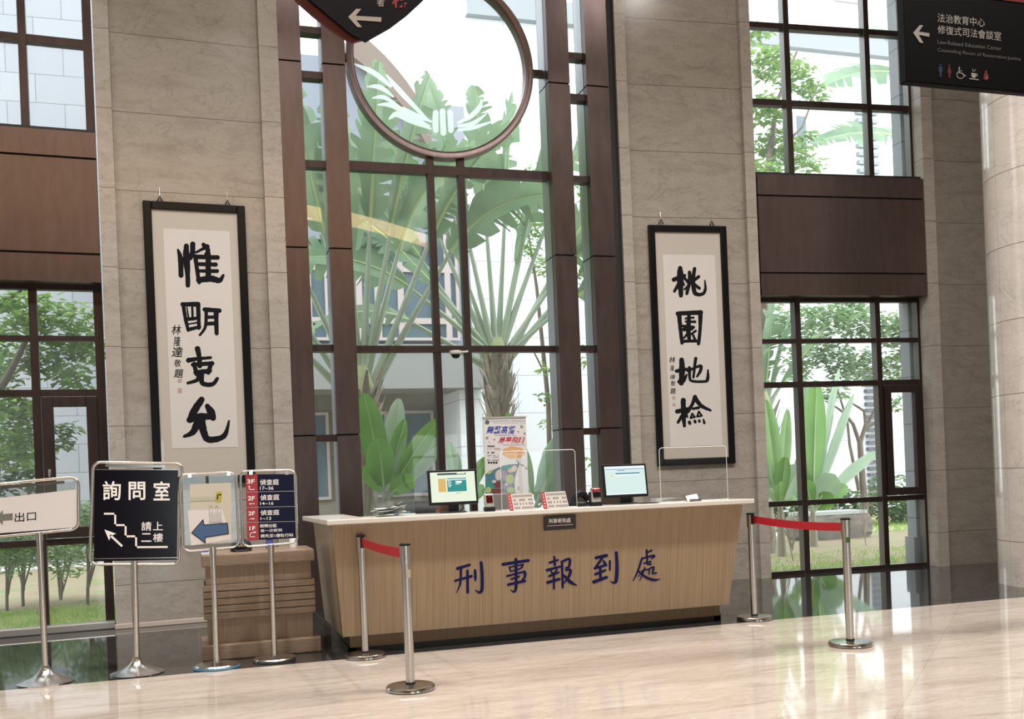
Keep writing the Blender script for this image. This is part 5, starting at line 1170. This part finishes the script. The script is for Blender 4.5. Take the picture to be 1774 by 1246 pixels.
# lower wing with windows at left of the centre window
Yb = 22.0
t = thing('courtyard_wing', 'low wing with pinkish window frames and recessed ground floor', 'building', (4, Yb, 0))
xl, xr = AT(500, 500, Yb).x, AT(796, 500, Yb).x
z_sill, z_top, z_fas0, z_fas1 = AT(700, 590, Yb).z, AT(700, 425, Yb).z, AT(700, 640, Yb).z, AT(700, 600, Yb).z
mb = MB(); mb.box(xl - 3, xr + .35, Yb + .3, Yb + 5, z_sill - .1, 9.8); part(t, 'wall', mb, M('wing_wall', (.26, .28, .32), .6))
mb = MB(); mb.box(xl - 3, xr + .4, Yb - .15, Yb + 5, z_fas0, z_sill - .1); mb.box(xl - 3, xr + .45, Yb - .35, Yb + 1, z_fas0 - .45, z_fas0); part(t, 'fascia', mb, M('fascia_grey', (.24, .24, .235), .6))
def court_window(x0, x1, z0, z1, y):
    fr = MB(); w = .065
    for a in ((x0, x0 + w, z0, z1), (x1 - w, x1, z0, z1), (x0 + w, x1 - w, z0, z0 + w), (x0 + w, x1 - w, z1 - w, z1)): fr.box(a[0], a[1], y, y + .12, a[2], a[3])
    o = part(t, 'window', fr, WINF); g = MB(); g.box(x0 + w, x1 - w, y + .06, y + .07, z0 + w, z1 - w); part(t, 'pane', g, WING, parent=o)
row = [AT(x, 500, Yb).x for x in (500, 534, 568, 592, 622, 654, 694, 752, 776, 795)]
zm1, zm0 = AT(700, 466, Yb).z, AT(700, 556, Yb).z
for i in range(len(row) - 1):
    court_window(row[i], row[i + 1], z_sill, zm0, Yb); court_window(row[i], row[i + 1], zm0, zm1, Yb); court_window(row[i], row[i + 1], zm1, z_top + .6, Yb)
mb = MB(); n = 28; ring0 = []; ring1 = []
P0, P1_, P2_ = AT(600, 90, Yb - .6), AT(690, 150, Yb - .6), AT(745, 262, Yb - .6)
for k in range(n + 1):
    s_ = k / n; p = P0 * (1 - s_) ** 2 + P1_ * 2 * s_ * (1 - s_) + P2_ * s_ * s_; ring0.append(p); ring1.append(p + Vector((.10, 0, .55)))
for k in range(n): mb.slab([ring0[k], ring0[k + 1], ring1[k + 1], ring1[k]], (0, 1.2, 0))
part(t, 'curved_eave', mb, M('eave_brown', (.17, .12, .095), .6))
mb = MB(); mb.poly([p + Vector((0, .3, 0)) for p in ring0] + [Vector((P2_.x, P2_.y + .3, z_top)), Vector((P0.x - 3, P0.y + .3, z_top)), Vector((P0.x - 3, P0.y + .3, P0.z))]); part(t, 'upper_wall', mb, M('upper_wall', (.19, .205, .25), .6), recalc=False)
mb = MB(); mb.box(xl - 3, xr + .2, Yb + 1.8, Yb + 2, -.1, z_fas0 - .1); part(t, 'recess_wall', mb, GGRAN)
zr0, zr1 = AT(700, 860, Yb + 1.7).z, AT(700, 712, Yb + 1.7).z
for xa, xb in ((534, 570), (622, 672), (676, 752), (756, 790)):
    a, b_ = AT(xa, 750, Yb + 1.7).x, AT(xb, 750, Yb + 1.7).x; court_window(a, b_, max(zr0, 0), zr1, Yb + 1.68)
a, b_ = AT(793, 660, Yb + .2), AT(808, 860, Yb + .2); mb = MB(); mb.box(a.x, a.x + .5, Yb + .1, Yb + 2, -.1, z_fas0 - .45); part(t, 'end_pier', mb, WGRAN)
# granite wall close by on the left, seen through the left windows
t = thing('granite_wall', 'bluish white granite block wall seen through the left windows', 'wall', (-4, 19, 0))
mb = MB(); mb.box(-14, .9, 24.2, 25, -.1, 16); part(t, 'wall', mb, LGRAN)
# outer granite reveals beside the right window
t = thing('granite_pier', 'speckled granite pier outside the right edge of the right window', 'pier', RB.P(2.6, 1.2, 0))
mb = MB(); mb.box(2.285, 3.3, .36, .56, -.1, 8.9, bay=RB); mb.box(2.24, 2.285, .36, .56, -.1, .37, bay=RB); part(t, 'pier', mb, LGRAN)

# ---- plants
def leafmesh(mb, c, d, n_, L, W, fold=.25, m=0):
    """one small folded leaf"""
    c = Vector(c); d = Vector(d).normalized(); s_ = d.cross(Vector(n_)).normalized(); up = s_.cross(d)
    b = c; tip = c + d * L; mid = c + d * L * .45
    mb.add([b, mid + s_ * W / 2 + up * W * fold, tip, mid - s_ * W / 2 + up * W * fold], [(0, 1, 2), (0, 2, 3)], m)
def foliage(clusters, Y, size, seed, dens=1.0):
    """leaf clusters: (photo x, photo y, radius m, number)"""
    rnd = random.Random(seed); mb = MB()
    for px_, py_, r, n in clusters:
        c = AT(px_, py_, Y + rnd.uniform(-.4, .4))
        for _ in range(int(n * dens)):
            while True:
                v = Vector((rnd.uniform(-1, 1), rnd.uniform(-1, 1), rnd.uniform(-1, 1)))
                if v.length < 1: break
            p = c + Vector((v.x * r, v.y * r * .8, v.z * r * .75)); a = rnd.uniform(0, 6.28)
            d = Vector((math.cos(a), math.sin(a), rnd.uniform(-.7, .25))); L = size * rnd.uniform(.6, 1.25)
            leafmesh(mb, p, d, (rnd.uniform(-.5, .5), rnd.uniform(-.5, .5), 1), L, L * .52)
    return mb
BARK = noise_mat('bark', [(.3, (.10, .075, .055)), (.7, (.20, .16, .12))], 14, (1, 1, .3))
LEAF_A = leaf_mat('leaf_mid', (.06, .17, .025), (.22, .40, .07), 2.5)
LEAF_B = leaf_mat('leaf_light', (.12, .26, .06), (.31, .46, .15), 2.0)
LEAF_C = leaf_mat('leaf_dark', (.02, .07, .015), (.07, .17, .035), 3.0)
LEAF_D = leaf_mat('leaf_grey', (.16, .28, .15), (.34, .46, .26), 2.5)
def tree(lab, Y, branches, clusters, size, lm, seed, name='garden_tree', cat='tree', grp=None, dens=1.0):
    b0 = branches[0][0]; root = AT(b0[0], b0[1], Y)
    t = thing(name, lab, cat, (root.x, root.y, -.1), grp)
    mb = MB()
    for br in branches:
        pts = [AT(p[0], p[1], Y + (p[3] if len(p) > 3 else 0)) for p in br]
        if br is branches[0]: pts = [Vector((pts[0].x, pts[0].y, -.12))] + pts; rr = [br[0][2] * 1.15] + [p[2] for p in br]
        else: rr = [p[2] for p in br]
        mb.tube(pts, rr, 9)
    part(t, 'trunk', mb, BARK)
    mb = foliage(clusters, Y, size, seed, dens); part(t, 'foliage', mb, lm, recalc=False)
    return t
tree('leafy tree close outside the left window', 14.2, [[(-60, 1000, .09), (-40, 760, .08), (-10, 690, .06), (20, 640, .045), (60, 560, .025)], [(-40, 720, .05), (30, 720, .03), (60, 705, .02)], [(-40, 560, .05), (40, 500, .02)]],
     [(10, 540, .45, 260), (60, 540, .4, 240), (120, 560, .42, 260), (20, 620, .45, 280), (90, 620, .4, 260), (150, 600, .35, 200), (10, 720, .45, 300), (-30, 660, .5, 260), (40, 780, .35, 200), (130, 655, .25, 110), (10, 790, .2, 60)], .15, LEAF_B, 1)
tree('darker tree with hanging leaves beside the narrow left casement', 14.8, [[(-20, 1000, .06), (-5, 800, .05), (30, 740, .03), (60, 700, .02)]],
     [(20, 770, .35, 220), (40, 820, .22, 90), (45, 720, .3, 160), (5, 840, .2, 80), (110, 745, .2, 60), (110, 770, .12, 26), (60, 850, .12, 26)], .15, LEAF_C, 2)
for i, (x, y0, h, lab) in enumerate([(12, 1052, 110, 'bare-stemmed shrub outside the left window, leftmost of the row'), (40, 1048, 112, 'bare-stemmed shrub just left of the exit sign pole'), (104, 1058, 105, 'bare-stemmed shrub just right of the exit sign pole'), (152, 1040, 110, 'bare-stemmed shrub right of the window mullion, near the pier'), (188, 1030, 110, 'bare-stemmed shrub partly behind the pier at the window edge')]):
    rnd = random.Random(50 + i); Y = 14.6 + .5 * (i % 3); br = [[(x, y0, .022), (x + rnd.uniform(-4, 4), y0 - h * .45, .018), (x + rnd.uniform(-10, 10), y0 - h, .01)]]
    for k in range(4): e = rnd.uniform(-24, 24); br.append([(x + rnd.uniform(-2, 2), y0 - h * rnd.uniform(.1, .4), .013), (x + e * .7, y0 - h * .7, .01), (x + e, y0 - h * 1.05, .006)])
    tree(lab, Y, br, [(x + rnd.uniform(-20, 20), y0 - h - 10 + rnd.uniform(-25, 38), .32, 130) for _ in range(8)], .085, LEAF_B, 60 + i, 'garden_shrub', 'shrub', 'shrubs outside the left window')
tree('broad pale tree behind the upper right window', 16.5, [[(1325, 900, .10), (1322, 600, .09), (1330, 300, .07), (1345, 180, .04), (1380, 90, .02)], [(1330, 280, .04), (1390, 220, .02), (1420, 140, .01)]],
     [(1330, 110, .42, 260), (1375, 130, .45, 260), (1410, 160, .3, 110), (1325, 190, .4, 220), (1340, 250, .4, 260), (1375, 270, .35, 150), (1410, 285, .22, 60), (1325, 300, .35, 160), (1310, 60, .3, 80), (1400, 240, .2, 40)], .17, LEAF_B, 3)
tree('forked tree with dark stem outside the right window', 17.5, [[(1500, 905, .075), (1492, 800, .062), (1490, 765, .058)], [(1490, 770, .045), (1478, 735, .036), (1462, 715, .028), (1440, 700, .016)], [(1490, 768, .05), (1500, 735, .036), (1497, 712, .03), (1470, 695, .016)], [(1500, 740, .034), (1520, 700, .024), (1545, 655, .015)], [(1496, 745, .03), (1530, 725, .022), (1560, 690, .015)], [(1488, 850, .04), (1472, 770, .03), (1468, 730, .025), (1440, 640, .012)]],
     [(1345, 560, .5, 220), (1390, 560, .5, 300), (1440, 555, .5, 320), (1490, 560, .5, 320), (1540, 570, .5, 300), (1575, 600, .4, 200), (1400, 610, .45, 230), (1450, 620, .45, 280), (1510, 630, .45, 280), (1560, 640, .4, 220), (1440, 680, .3, 110), (1470, 530, .4, 200), (1550, 700, .25, 60), (1380, 640, .35, 120), (1570, 560, .4, 180), (1470, 650, .4, 160)], .17, LEAF_D, 4)
tree('low leafy bushes behind the stone bench', 20.5, [[(1400, 905, .05), (1405, 880, .04), (1410, 860, .02)]],
     [(1335, 870, .5, 160), (1370, 875, .5, 180), (1410, 872, .5, 200), (1450, 868, .5, 200), (1490, 872, .5, 200), (1530, 875, .5, 200), (1560, 880, .45, 160), (1590, 872, .5, 160), (1345, 895, .4, 110), (1560, 895, .35, 110), (1430, 845, .4, 110), (1540, 840, .45, 120)], .2, LEAF_C, 5, 'garden_bush', 'bush')
tree('slender light-leaved tree along the white wall right of the palms', 17.0, [[(955, 900, .05), (950, 700, .045), (930, 500, .03), (915, 400, .015)], [(945, 650, .02), (925, 610, .012)]],
     [(920, 340, .3, 110), (905, 380, .28, 90), (930, 400, .3, 110), (915, 430, .25, 70), (940, 460, .25, 70), (950, 345, .3, 90), (945, 640, .18, 30), (945, 690, .16, 28), (950, 735, .18, 30), (930, 300, .25, 50), (1002, 620, .3, 50), (1003, 330, .3, 50), (998, 480, .3, 40), (1004, 800, .3, 40)], .13, LEAF_B, 6)
for x, y0, lab in ((1374, 972, 'thin bare sapling outside the right window, left of the front post'), (1500, 945, 'thin bare sapling in front of the stone bench end')):
    rnd = random.Random(int(x)); p = GR(x, y0, -.1); t = thing('garden_sapling', lab, 'sapling', p, 'thin saplings on the right lawn'); mb = MB()
    for k in range(6):
        e = rnd.uniform(-.3, .3); h = rnd.uniform(.6, 1.0); b_ = rnd.uniform(0.15, .3); mb.tube([p + Vector((0, 0, 0 if k == 0 else b_)), p + Vector((e * .4, 0, h * .6)), p + Vector((e, rnd.uniform(-.1, .1), h))], [.012, .008, .004], 6)
    part(t, 'stems', mb, M('pale_twig', (.34, .28, .22), .8)); mb = MB()
    for k in range(10): leafmesh(mb, p + Vector((rnd.uniform(-.3, .3), rnd.uniform(-.1, .1), rnd.uniform(.5, 1.0))), (rnd.uniform(-1, 1), rnd.uniform(-1, 1), -.2), (0, 0, 1), .09, .04)
    part(t, 'leaves', mb, LEAF_D, recalc=False)

def blade(mb, base, d0, L, W, droop, seed, splits=0, side=None, m=0, twist=0.0):
    """long banana or traveller's palm blade: arched midrib, two half blades that sag, torn into strips"""
    rnd = random.Random(seed); base = Vector(base); d = Vector(d0).normalized(); n = 26
    side = Vector(side).normalized() if side else d.cross(Vector((0, 1, 0))).normalized()
    pts = []; p = base.copy(); st = L / n
    for i in range(n + 1):
        pts.append((p.copy(), d.copy())); d = (d + Vector((0, 0, -droop / n))).normalized(); p = p + d * st
    def w(s_): return W * .5 * (max(0.0, math.sin(math.pi * min(1, s_ * .93 + .06))) ** .55)
    for sg in (-1, 1):
        i = 0
        while i < n:
            k = n - i if not splits else min(n - i, rnd.choice([1, 1, 2, 2, 3, 4] if splits > 1 else [4, 6, 8, 9]))
            sag = rnd.uniform(-.10, .45) if splits > 1 else (rnd.uniform(-.05, .15) if splits else 0.0); vs = []
            for j in range(i, i + k + 1):
                p, dd = pts[j]; s_ = j / n; sd = (side * math.cos(twist) + side.cross(dd) * math.sin(twist)); sd = (sd - dd * sd.dot(dd)).normalized(); nn = sd.cross(dd).normalized()
                if nn.z < 0: nn = -nn
                ww = w(s_); end = (j == i or j == i + k) and splits > 1
                q_ = .97 if end else 1.0
                vs += [p, p + sd * sg * ww * .5 * q_ + nn * ww * .13 + dd * ww * .12, p + sd * sg * ww * q_ + nn * ww * (.08 - sag) + dd * ww * (.30 + (.0 if not end else (.10 if j == i else -.10)))]
            b = len(mb.v); mb.add(vs, [f_ for j in range(k) for f_ in ((3 * j, 3 * j + 3, 3 * j + 4, 3 * j + 1), (3 * j + 1, 3 * j + 4, 3 * j + 5, 3 * j + 2))], m, True); i += k
    mb.tube([q_[0] - Vector((0, 0, .004)) for q_ in pts], [max(.004, .02 * (1 - i / n) * W / .45) for i in range(n + 1)], 6, m=m + 1)
PETIOLE = M('petiole', (.36, .44, .32), .45); MIDRIB = M('midrib', (.42, .55, .25), .5)
BSTEM = M('banana_stem', (.26, .22, .16), .6)
BAN = leaf_mat('banana_leaf', (.07, .24, .02), (.16, .38, .05), 1.2, .4, .3); PAL = leaf_mat('traveller_leaf', (.14, .24, .16), (.26, .38, .25), 1.5, .42, .4)
BAN_PALE = leaf_mat('banana_leaf_back', (.28, .42, .30), (.40, .54, .40), 1.2, .35, .4)
TRUNK = noise_mat('fibrous_trunk', [(.3, (.16, .12, .09)), (.5, (.30, .25, .20)), (.7, (.44, .40, .35))], 9, (3, 3, .5)); CROWN = noise_mat('crown_sheath', [(.35, (.36, .42, .20)), (.65, (.50, .52, .32))], 5, (1, 1, 3))
def travellers_palm(lab, crown, Y, trunk_r, leaves, seed, up=1.0):
    rnd = random.Random(seed); c = AT(*crown, Y)
    t = thing('travellers_palm', lab, 'palm tree', (c.x, c.y, -.1), 'fan-shaped palms beyond the centre window')
    mb = MB(); zs = [-.12 + (c.z + .1) * k / 14 for k in range(15)]
    mb.tube([Vector((c.x + .02 * math.sin(k), c.y, z)) for k, z in enumerate(zs)], [trunk_r * (.85 + .25 * (k / 14) ** 3 + .05 * math.sin(2.3 * k)) for k in range(15)], 18)
    tr = part(t, 'trunk', mb, TRUNK)
    mb = MB()
    for k in range(90):
        a = rnd.uniform(0, 6.28); z = c.z - rnd.uniform(-.12, .85); r = trunk_r * 1.05; o_ = Vector((c.x + r * math.cos(a), c.y + r * math.sin(a), z)); L = rnd.uniform(.22, .42); out = rnd.uniform(.06, .2); w = rnd.uniform(.03, .09)
        s_ = Vector((-math.sin(a), math.cos(a), 0)); e = o_ + Vector((math.cos(a) * out, math.sin(a) * out, L)); mb.add([o_ - s_ * w, o_ + s_ * w, e + s_ * w * .3, e - s_ * w * .2], [(0, 1, 2, 3)])
    part(t, 'dead_sheaths', mb, TRUNK, recalc=False)
    mb = MB(); n = 16
    mb.tube([Vector((c.x, c.y, c.z - .15)), Vector((c.x, c.y, c.z + .2)), Vector((c.x, c.y, c.z + .55))], [trunk_r * 1.05, trunk_r * 1.15, trunk_r * .55], 16); part(t, 'crown_sheath', mb, CROWN)
    for i, (ang, lp, lb, dr) in enumerate(leaves):
        a = math.radians(ang); d = Vector((math.sin(a), rnd.uniform(-.10, .10), math.cos(a))).normalized(); b0 = c + Vector((.13 * math.sin(a) * 1.2, 0, .05 + .04 * i % .3)); e = b0 + d * lp
        mid = b0 + d * lp * .5 + Vector((0, 0, .02)); d2 = (d + Vector((0, 0, -.10 * abs(math.sin(a))))).normalized()
        mb = MB(); mb.tube([b0, mid, e], [.066, .040, .026], 8); pt = part(t, 'petiole', mb, PETIOLE)
        mb = MB(); blade(mb, e, d2, lb, .78, dr, seed * 31 + i, 2, side=(math.cos(a) * .75, .66, -math.sin(a) * .75), twist=rnd.uniform(-.5, .5)); part(t, 'leaf_blade', mb, [PAL, MIDRIB], parent=pt, recalc=False)
    return t
travellers_palm('fan palm with shaggy trunk above the display banner', (862, 645), 15.6, .18, [(-60, 1.5, 1.8, 1.3), (-36, 1.6, 2.0, 1.2), (-16, 1.7, 2.1, 1.1), (12, 1.6, 2.0, 1.3), (36, 1.7, 1.9, 1.3), (52, 1.6, 1.8, 1.3), (-52, 1.7, 1.9, .9), (-42, 2.0, 2.1, .7), (-32, 2.1, 2.2, .6), (-22, 2.2, 2.2, .45), (-12, 2.2, 2.3, .3), (-3, 2.1, 2.2, .2), (6, 2.2, 2.2, .2), (14, 2.3, 2.2, .3), (22, 2.2, 2.2, .4), (31, 2.2, 2.1, .6), (42, 2.0, 2.0, .8)], 5)
travellers_palm('fan palm behind the bronze columns at the left of the centre window', (628, 705), 13.7, .165, [(-44, 1.7, 1.9, 1.2), (-34, 2.0, 2.0, .7), (-22, 1.9, 2.1, .8), (-10, 2.2, 2.2, .3), (-2, 1.9, 2.2, .9), (5, 2.3, 2.2, .25), (12, 2.2, 2.2, .5), (17, 1.9, 2.1, 1.5), (23, 2.4, 2.1, .9), (31, 2.3, 2.0, 1.4)], 8)
def banana(lab, base_px, Y, leaves, seed, grp='banana plants in the court', mats=None):
    b = AT(base_px[0], base_px[1], Y); t = thing('banana_plant', lab, 'banana plant', (b.x, b.y, -.1), grp); rnd = random.Random(seed)
    top = max(b.z, .25)
    mb = MB(); mb.tube([Vector((b.x, b.y, -.12)), Vector((b.x, b.y, top * .6)), Vector((b.x, b.y, top + .05))], [.075, .06, .04], 12); part(t, 'stem', mb, BSTEM)
    for i, lf in enumerate(leaves):                     # tip target in photo pixels, width, droop, depth offset, pale?
        (tx, ty), W, dr, dy, pale = lf; tip = AT(tx, ty, Y + dy); o_ = Vector((b.x, b.y, top)); v = tip - o_; L = v.length
        st = o_ + v * .22 + Vector((0, 0, .04)); d = (v.normalized() + Vector((0, 0, dr * .5))).normalized()
        mb = MB(); mb.tube([o_, o_ + v * .1 + Vector((0, 0, .03)), st], [.028, .02, .014], 8); pt = part(t, 'petiole', mb, PETIOLE)
        mb = MB(); a = rnd.uniform(-.5, .5); vv = v.normalized(); sd = vv.cross(Vector((0, 1, 0)))
        sd = sd.normalized() if sd.length > .1 else Vector((1, 0, 0))
        blade(mb, st, d, L * .82, W, dr, seed * 17 + i, 1 if pale else 0, side=sd, twist=rnd.uniform(-.45, .45)); part(t, 'leaf_blade', mb, [BAN_PALE if pale else BAN, MIDRIB], parent=pt, recalc=False)
    return t
banana('bright green banana plant behind the pile of papers', (668, 870), 12.9, [((633, 695), .34, .25, -.1, False), ((690, 703), .28, .3, .2, True), ((700, 738), .25, .2, .1, False), ((757, 735), .24, .3, 0, False), ((762, 770), .36, .5, .1, True), ((655, 770), .36, .2, -.3, False), ((640, 810), .3, .5, -.1, False), ((745, 800), .26, .7, .2, True), ((715, 835), .26, .9, -.2, False)], 3)
banana('banana leaves between the two centre mullions and the banner', (800, 880), 13.6, [((780, 775), .24, .2, 0, True), ((842, 800), .22, .3, 0, False), ((838, 850), .2, .4, .2, False), ((770, 830), .22, .4, .1, True)], 4)
banana('large-leaved plant behind the clear screen right of the banner', (925, 890), 13.8, [((990, 740), .32, .4, 0, True), ((965, 765), .3, .3, .2, True), ((900, 770), .22, .2, .1, False), ((985, 840), .28, .6, 0, True), ((880, 725), .2, .2, .3, False), ((955, 830), .28, .5, .2, True)], 6)
banana('bright banana plant at the left edge of the right window', (1352, 885), 14.6, [((1328, 705), .42, .2, 0, False), ((1364, 720), .34, .3, .2, False), ((1383, 815), .45, .9, 0, True), ((1322, 810), .4, .7, .1, True), ((1360, 800), .3, .5, -.1, False), ((1330, 862), .34, 1.0, -.1, True), ((1376, 862), .34, 1.0, .1, False), ((1350, 842), .26, .5, -.2, False)], 7)
banana('tall broad-leaved banana plant in the middle of the right window', (1408, 890), 16.0, [((1414, 672), .55, .15, 0, False), ((1392, 668), .42, .2, .3, True), ((1476, 694), .20, .25, .1, True), ((1452, 652), .24, .2, .3, True), ((1520, 786), .22, .5, .1, True), ((1446, 832), .55, 1.0, -.2, True), ((1385, 800), .4, .6, 0, False), ((1430, 780), .22, .4, .2, True), ((1368, 862), .34, 1.0, -.2, False), ((1396, 838), .3, .6, -.3, False), ((1442, 866), .34, 1.0, -.2, False), ((1466, 846), .3, .9, 0, False), ((1420, 836), .24, .5, .3, True)], 9)
b = AT(1612, 560, 18.0); t = thing('banana_plant', 'grey-green torn banana leaves hanging into the upper right window', 'banana plant', (b.x, b.y, -.1), 'banana plants in the court')
top = AT(1606, 240, 18.0); mb = MB(); mb.tube([Vector((b.x, b.y, -.12)), Vector((b.x, b.y, 2.5)), top], [.14, .12, .07], 12); part(t, 'stem', mb, BSTEM)
for i, ((xa, ya), (xb, yb_), W, dr) in enumerate([((1590, 140), (1432, 128), 1.0, .75), ((1592, 248), (1410, 232), .9, .6), ((1600, 105), (1500, 40), .8, .9), ((1604, 90), (1580, 10), .8, .3)]):
    o_, e = AT(xa, ya, 17.8), AT(xb, yb_, 17.6 - .2 * i); v = e - o_
    mb = MB(); mb.tube([top, (top + o_) / 2 + Vector((0, 0, .1)), o_], [.05, .04, .03], 8); pt = part(t, 'petiole', mb, PETIOLE)
    mb = MB(); blade(mb, o_, v.normalized() + Vector((0, 0, dr * .4)), v.length * 1.05, W, dr, 70 + i, 2, side=(0.1, 1, .35), twist=.35); part(t, 'leaf_blade', mb, [PAL, MIDRIB], parent=pt, recalc=False)
t = travellers_palm('bright young fan palm at the far left of the right window', (1322, 735), 15.4, .16, [(-40, .5, 1.3, .3), (-22, .5, 1.4, .2), (-8, .5, 1.5, .1), (6, .5, 1.5, .1), (20, .5, 1.4, .2), (36, .5, 1.3, .3)], 12)
t['group'] = 'young fan palm'; del t['group']
# stone bench on the lawn
t = thing('stone_bench', 'rough stone block bench with slatted top outside the right window', 'bench', (12.4, 17.2, -.1))
c0, c1 = GR(1393, 936, -.1), GR(1512, 930, -.1); Yk = 17.2
xa, xb = AT(1393, 930, Yk).x, AT(1513, 930, Yk).x; zt_ = AT(1450, 893, Yk).z; zk = AT(1450, 888, Yk).z
bm_ = bmesh.new(); bmesh.ops.create_cube(bm_, size=1); bmesh.ops.subdivide_edges(bm_, edges=bm_.edges, cuts=7, use_grid_fill=True); rnd = random.Random(2)
for v in bm_.verts:
    k = 1 - .10 * abs(v.co.z * 2) ** 3; v.co.x *= k; v.co.y *= k
    v.co = Vector((xa + (v.co.x + .5) * (xb - xa) + rnd.uniform(-.025, .025), Yk + .35 + v.co.y * .7 + rnd.uniform(-.025, .025), -.1 + (v.co.z + .5) * (zt_ + .1) + rnd.uniform(-.012, .012)))
mb = MB(); bm_.verts.index_update(); mb.add([v.co.copy() for v in bm_.verts], [tuple(v.index for v in f_.verts) for f_ in bm_.faces], 0, True); bm_.free()
part(t, 'stone_block', mb, noise_mat('rough_stone', [(.3, (.13, .11, .09)), (.7, (.23, .20, .165))], 6))
for k in range(6):
    mb = MB(); y_s = Yk + .02 + k * .115; mb.box(xa + .1, xb - .1, y_s, y_s + .085, zt_ + .01, zk + .02); part(t, 'slat', mb, M('slat_grey', (.42, .43, .42), .5))
